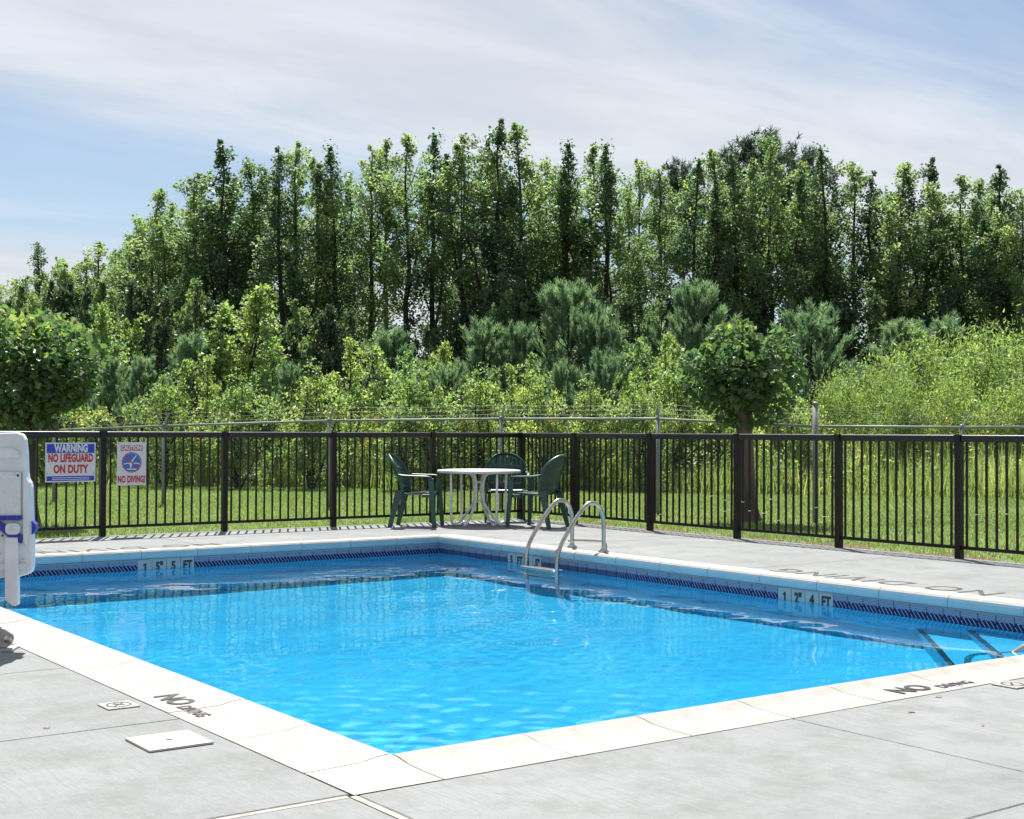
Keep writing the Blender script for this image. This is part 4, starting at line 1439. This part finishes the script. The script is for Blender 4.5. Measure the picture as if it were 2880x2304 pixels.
def rrect(x0, x1, z0, z1, rad, n=6):
    p = []
    for cx, cz, a0 in ((x1 - rad, z1 - rad, 0), (x0 + rad, z1 - rad, PI / 2), (x0 + rad, z0 + rad, PI), (x1 - rad, z0 + rad, 1.5 * PI)):
        for k in range(n + 1):
            a = a0 + PI / 2 * k / n
            p.append((cx + rad * math.cos(a), cz + rad * math.sin(a)))
    return p


# backrest shell: outline seen from behind, x to the right
out = [(-.50, 1.195), (-.075, 1.205), (-.045, 1.195), (-.030, 1.165), (-.022, 1.08), (-.018, .98), (-.012, .94), (.0, .925), (.006, .90), (.012, .72), (.016, .62), (.018, .46), (.014, .43), (-.004, .41), (-.06, .395), (-.50, .37)]
MB().prism(out, 'y', 0, .075).build('backrest', M['lift_white'], lift, bevel=.022, seg=4)
MB().prism([(-.50, 1.12), (-.09, 1.12), (-.06, 1.10), (-.055, 1.06), (-.50, 1.06)], 'y', -.022, .01).build('headrest_roll', M['lift_white'], lift, bevel=.02, seg=3)
cpn = MB().prism(rrect(-.50, -.045, .735, .985, .012), 'y', -.022, .01).build('cover_panel', M['lift_panel'], lift, bevel=.004)
for x, z in ((-.06, .965), (-.18, .93), (-.18, .84), (-.03, .50), (-.11, .445), (-.155, .53), (-.14, .63)):
    MB().lathe([(.007, 0), (.006, .006), (.002, .008)], 10).build('screw', M['dark'] if z > .55 or z < .48 else M['lift_metal'], cpn if z > .74 else lift, (x, -.024, z), (PI / 2, 0, 0))
MB().prism(rrect(-.50, -.04, .715, .742, .006), 'y', -.032, -.012).build('seat_belt', M['strap'], lift)
MB().prism([(-.30, .715), (-.19, .69), (-.11, .625), (-.038, .585), (-.036, .63), (-.09, .665), (-.17, .715)], 'y', -.028, -.004).build('seat_belt', M['strap'], lift)
MB().prism([(.012, .71), (.030, .69), (.034, .665), (.022, .645), (.012, .63)], 'y', .0, .07).build('seat_belt', M['strap'], lift)
MB().prism(rrect(-.125, -.045, .635, .70, .025), 'y', -.034, .0).build('buckle', M['lift_panel'], lift, bevel=.006)
MB().prism(rrect(-.50, -.02, .435, .475, .008), 'y', -.016, .01).build('cross_brace', M['lift_panel'], lift, bevel=.003)
MB().prism([(-.128, .62), (-.056, .62), (-.050, .245), (-.075, .236), (-.122, .272)], 'y', -.036, .02).build('support_post', M['lift_white'], lift, bevel=.008, seg=3)
MB().prism([(-.03, 1.0), (-.006, .92), (.004, .70), (-.012, .56), (-.034, .60), (-.034, .72), (-.036, .98)], 'y', -.018, .01).build('side_trim', M['lift_white'], lift, bevel=.008, seg=3)
MB().box((-.52, .06, .47), (-.14, .44, .53)).build('seat', M['lift_white'], lift, bevel=.03, seg=4)
MB().tube(spline([(-.30, .05, .60), (-.55, -.10, .60), (-.85, -.25, .75), (-1.05, -.30, 1.0), (-1.1, -.32, 1.05)], 5), .045, 10).build('arm', M['lift_white'], lift, smooth=True)
MB().box((-1.2, -.42, .03), (-1.0, -.22, 1.25)).build('mast', M['lift_white'], lift, bevel=.03, seg=3)
MB().box((-1.35, -.13, .0), (-.055, .03, .012)).build('base_plate', M['lift_metal'], lift, bevel=.003)
MB().prism([(-.46, .013), (-.10, .013), (-.075, .03), (-.062, .065), (-.066, .085), (-.115, .118), (-.16, .135), (-.46, .135)], 'y', -.075, -.05).build('bracket', M['lift_metal'], lift, bevel=.006, seg=3)
MB().lathe([(.022, 0), (.022, .010), (.012, .016)], 20).lathe([(.012, .010), (.012, .024), (.004, .026)], 6).build('bolt', M['steel'], lift, (-.090, -.076, .062), (PI / 2, 0, 0))
MB().lathe([(.010, 0), (.010, .018), (.006, .022)], 6).build('bolt', M['rust'], lift, (-.15, -.105, .012))
MB().tube([(-.46, -.062, .155), (-.17, -.062, .165)], .02, 10).build('arm_tube', M['lift_white'], lift, smooth=True)

# ------------------------------------------------------------------ covers, marker plates and leaves on the deck
cv = empty('skimmer_cover', W(-.57, .73, .001), TH, 'square cream skimmer cover flush in the left deck', 'cover')
MB().box((-.13, -.13, 0), (.13, .13, .010)).build('lid', M['cover'], cv, bevel=.003)
MB().lathe([(.012, .0), (.012, .0115), (.004, .012)], 10).build('finger_hole', M['dark'], cv)
for x, y in ((-.10, .08), (.10, -.08)):
    MB().lathe([(.005, .0), (.005, .0113), (.002, .0118)], 8, (x, y, 0)).build('screw', M['lift_metal'], cv)


def plate(u, v, rz, label):
    o = empty('no_diving_plate', W(u, v, .001), TH + rz, label, 'plate', 'no diving plates set in the deck')
    MB().box((-.072, -.072, 0), (.072, .072, .006)).build('plate', M['coping'], o, bevel=.002, seg=1)
    n = 32
    mb = MB().add([(q * math.cos(2 * PI * k / n), q * math.sin(2 * PI * k / n), .0075) for q in (.055, .047) for k in range(n)], [(k, (k + 1) % n, n + (k + 1) % n, n + k) for k in range(n)])
    mb.build('ring_symbol', M['paint_black'], o)
    MB().add([(-.036, .032, .008), (-.032, .036, .008), (.036, -.032, .008), (.032, -.036, .008)], [(0, 3, 2, 1)]).build('slash_symbol', M['paint_black'], o)
    MB().add([(-.03, -.012, .0085), (.01, .02, .0085), (.03, .022, .0085), (.012, .008, .0085), (-.02, -.022, .0085)], [(0, 4, 3, 2, 1)]).build('diver_symbol', M['paint_black'], o)


plate(-.485, 1.525, -PI / 2, 'small white no diving plate beside the left coping')
plate(3.22, -.455, 0, 'small white no diving plate at the right frame edge')


def dry_leaf(dx, dy, s, rz, label):
    px, py = dx * 1.33581, dy * 1.33581
    y = FPX * CAMH / (py - 1214.3 - ROLL * (px - 1440))
    x = (px - 1440) / FPX * y
    s *= .8
    n = 9
    pr = [(math.cos(t) * s, math.sin(t) * s * .45, .002 + .004 * abs(math.sin(t * 1.5))) for t in np.linspace(0, 2 * PI, n, endpoint=False)]
    mb = MB().add(pr + [(0, 0, .005)], [(k, (k + 1) % n, n) for k in range(n)])
    o = mb.build('fallen_leaf', M['dead_leaf'], None, (x, y, .001), (0, 0, rz), fix=False)
    tag(o, label, 'leaf', 'dry leaves on the deck')


dry_leaf(104, 1532, .020, .3, 'dry leaf lying above the deck joint left of the skimmer cover')
dry_leaf(1918, 1498, .028, .5, 'brown dry leaf on the deck just below the right no diving lettering')
dry_leaf(1975, 1466, .022, .1, 'thin dry leaf against the right coping beside the lettering')
dry_leaf(2068, 1526, .014, .9, 'tiny dry leaf on the open deck toward the right edge')
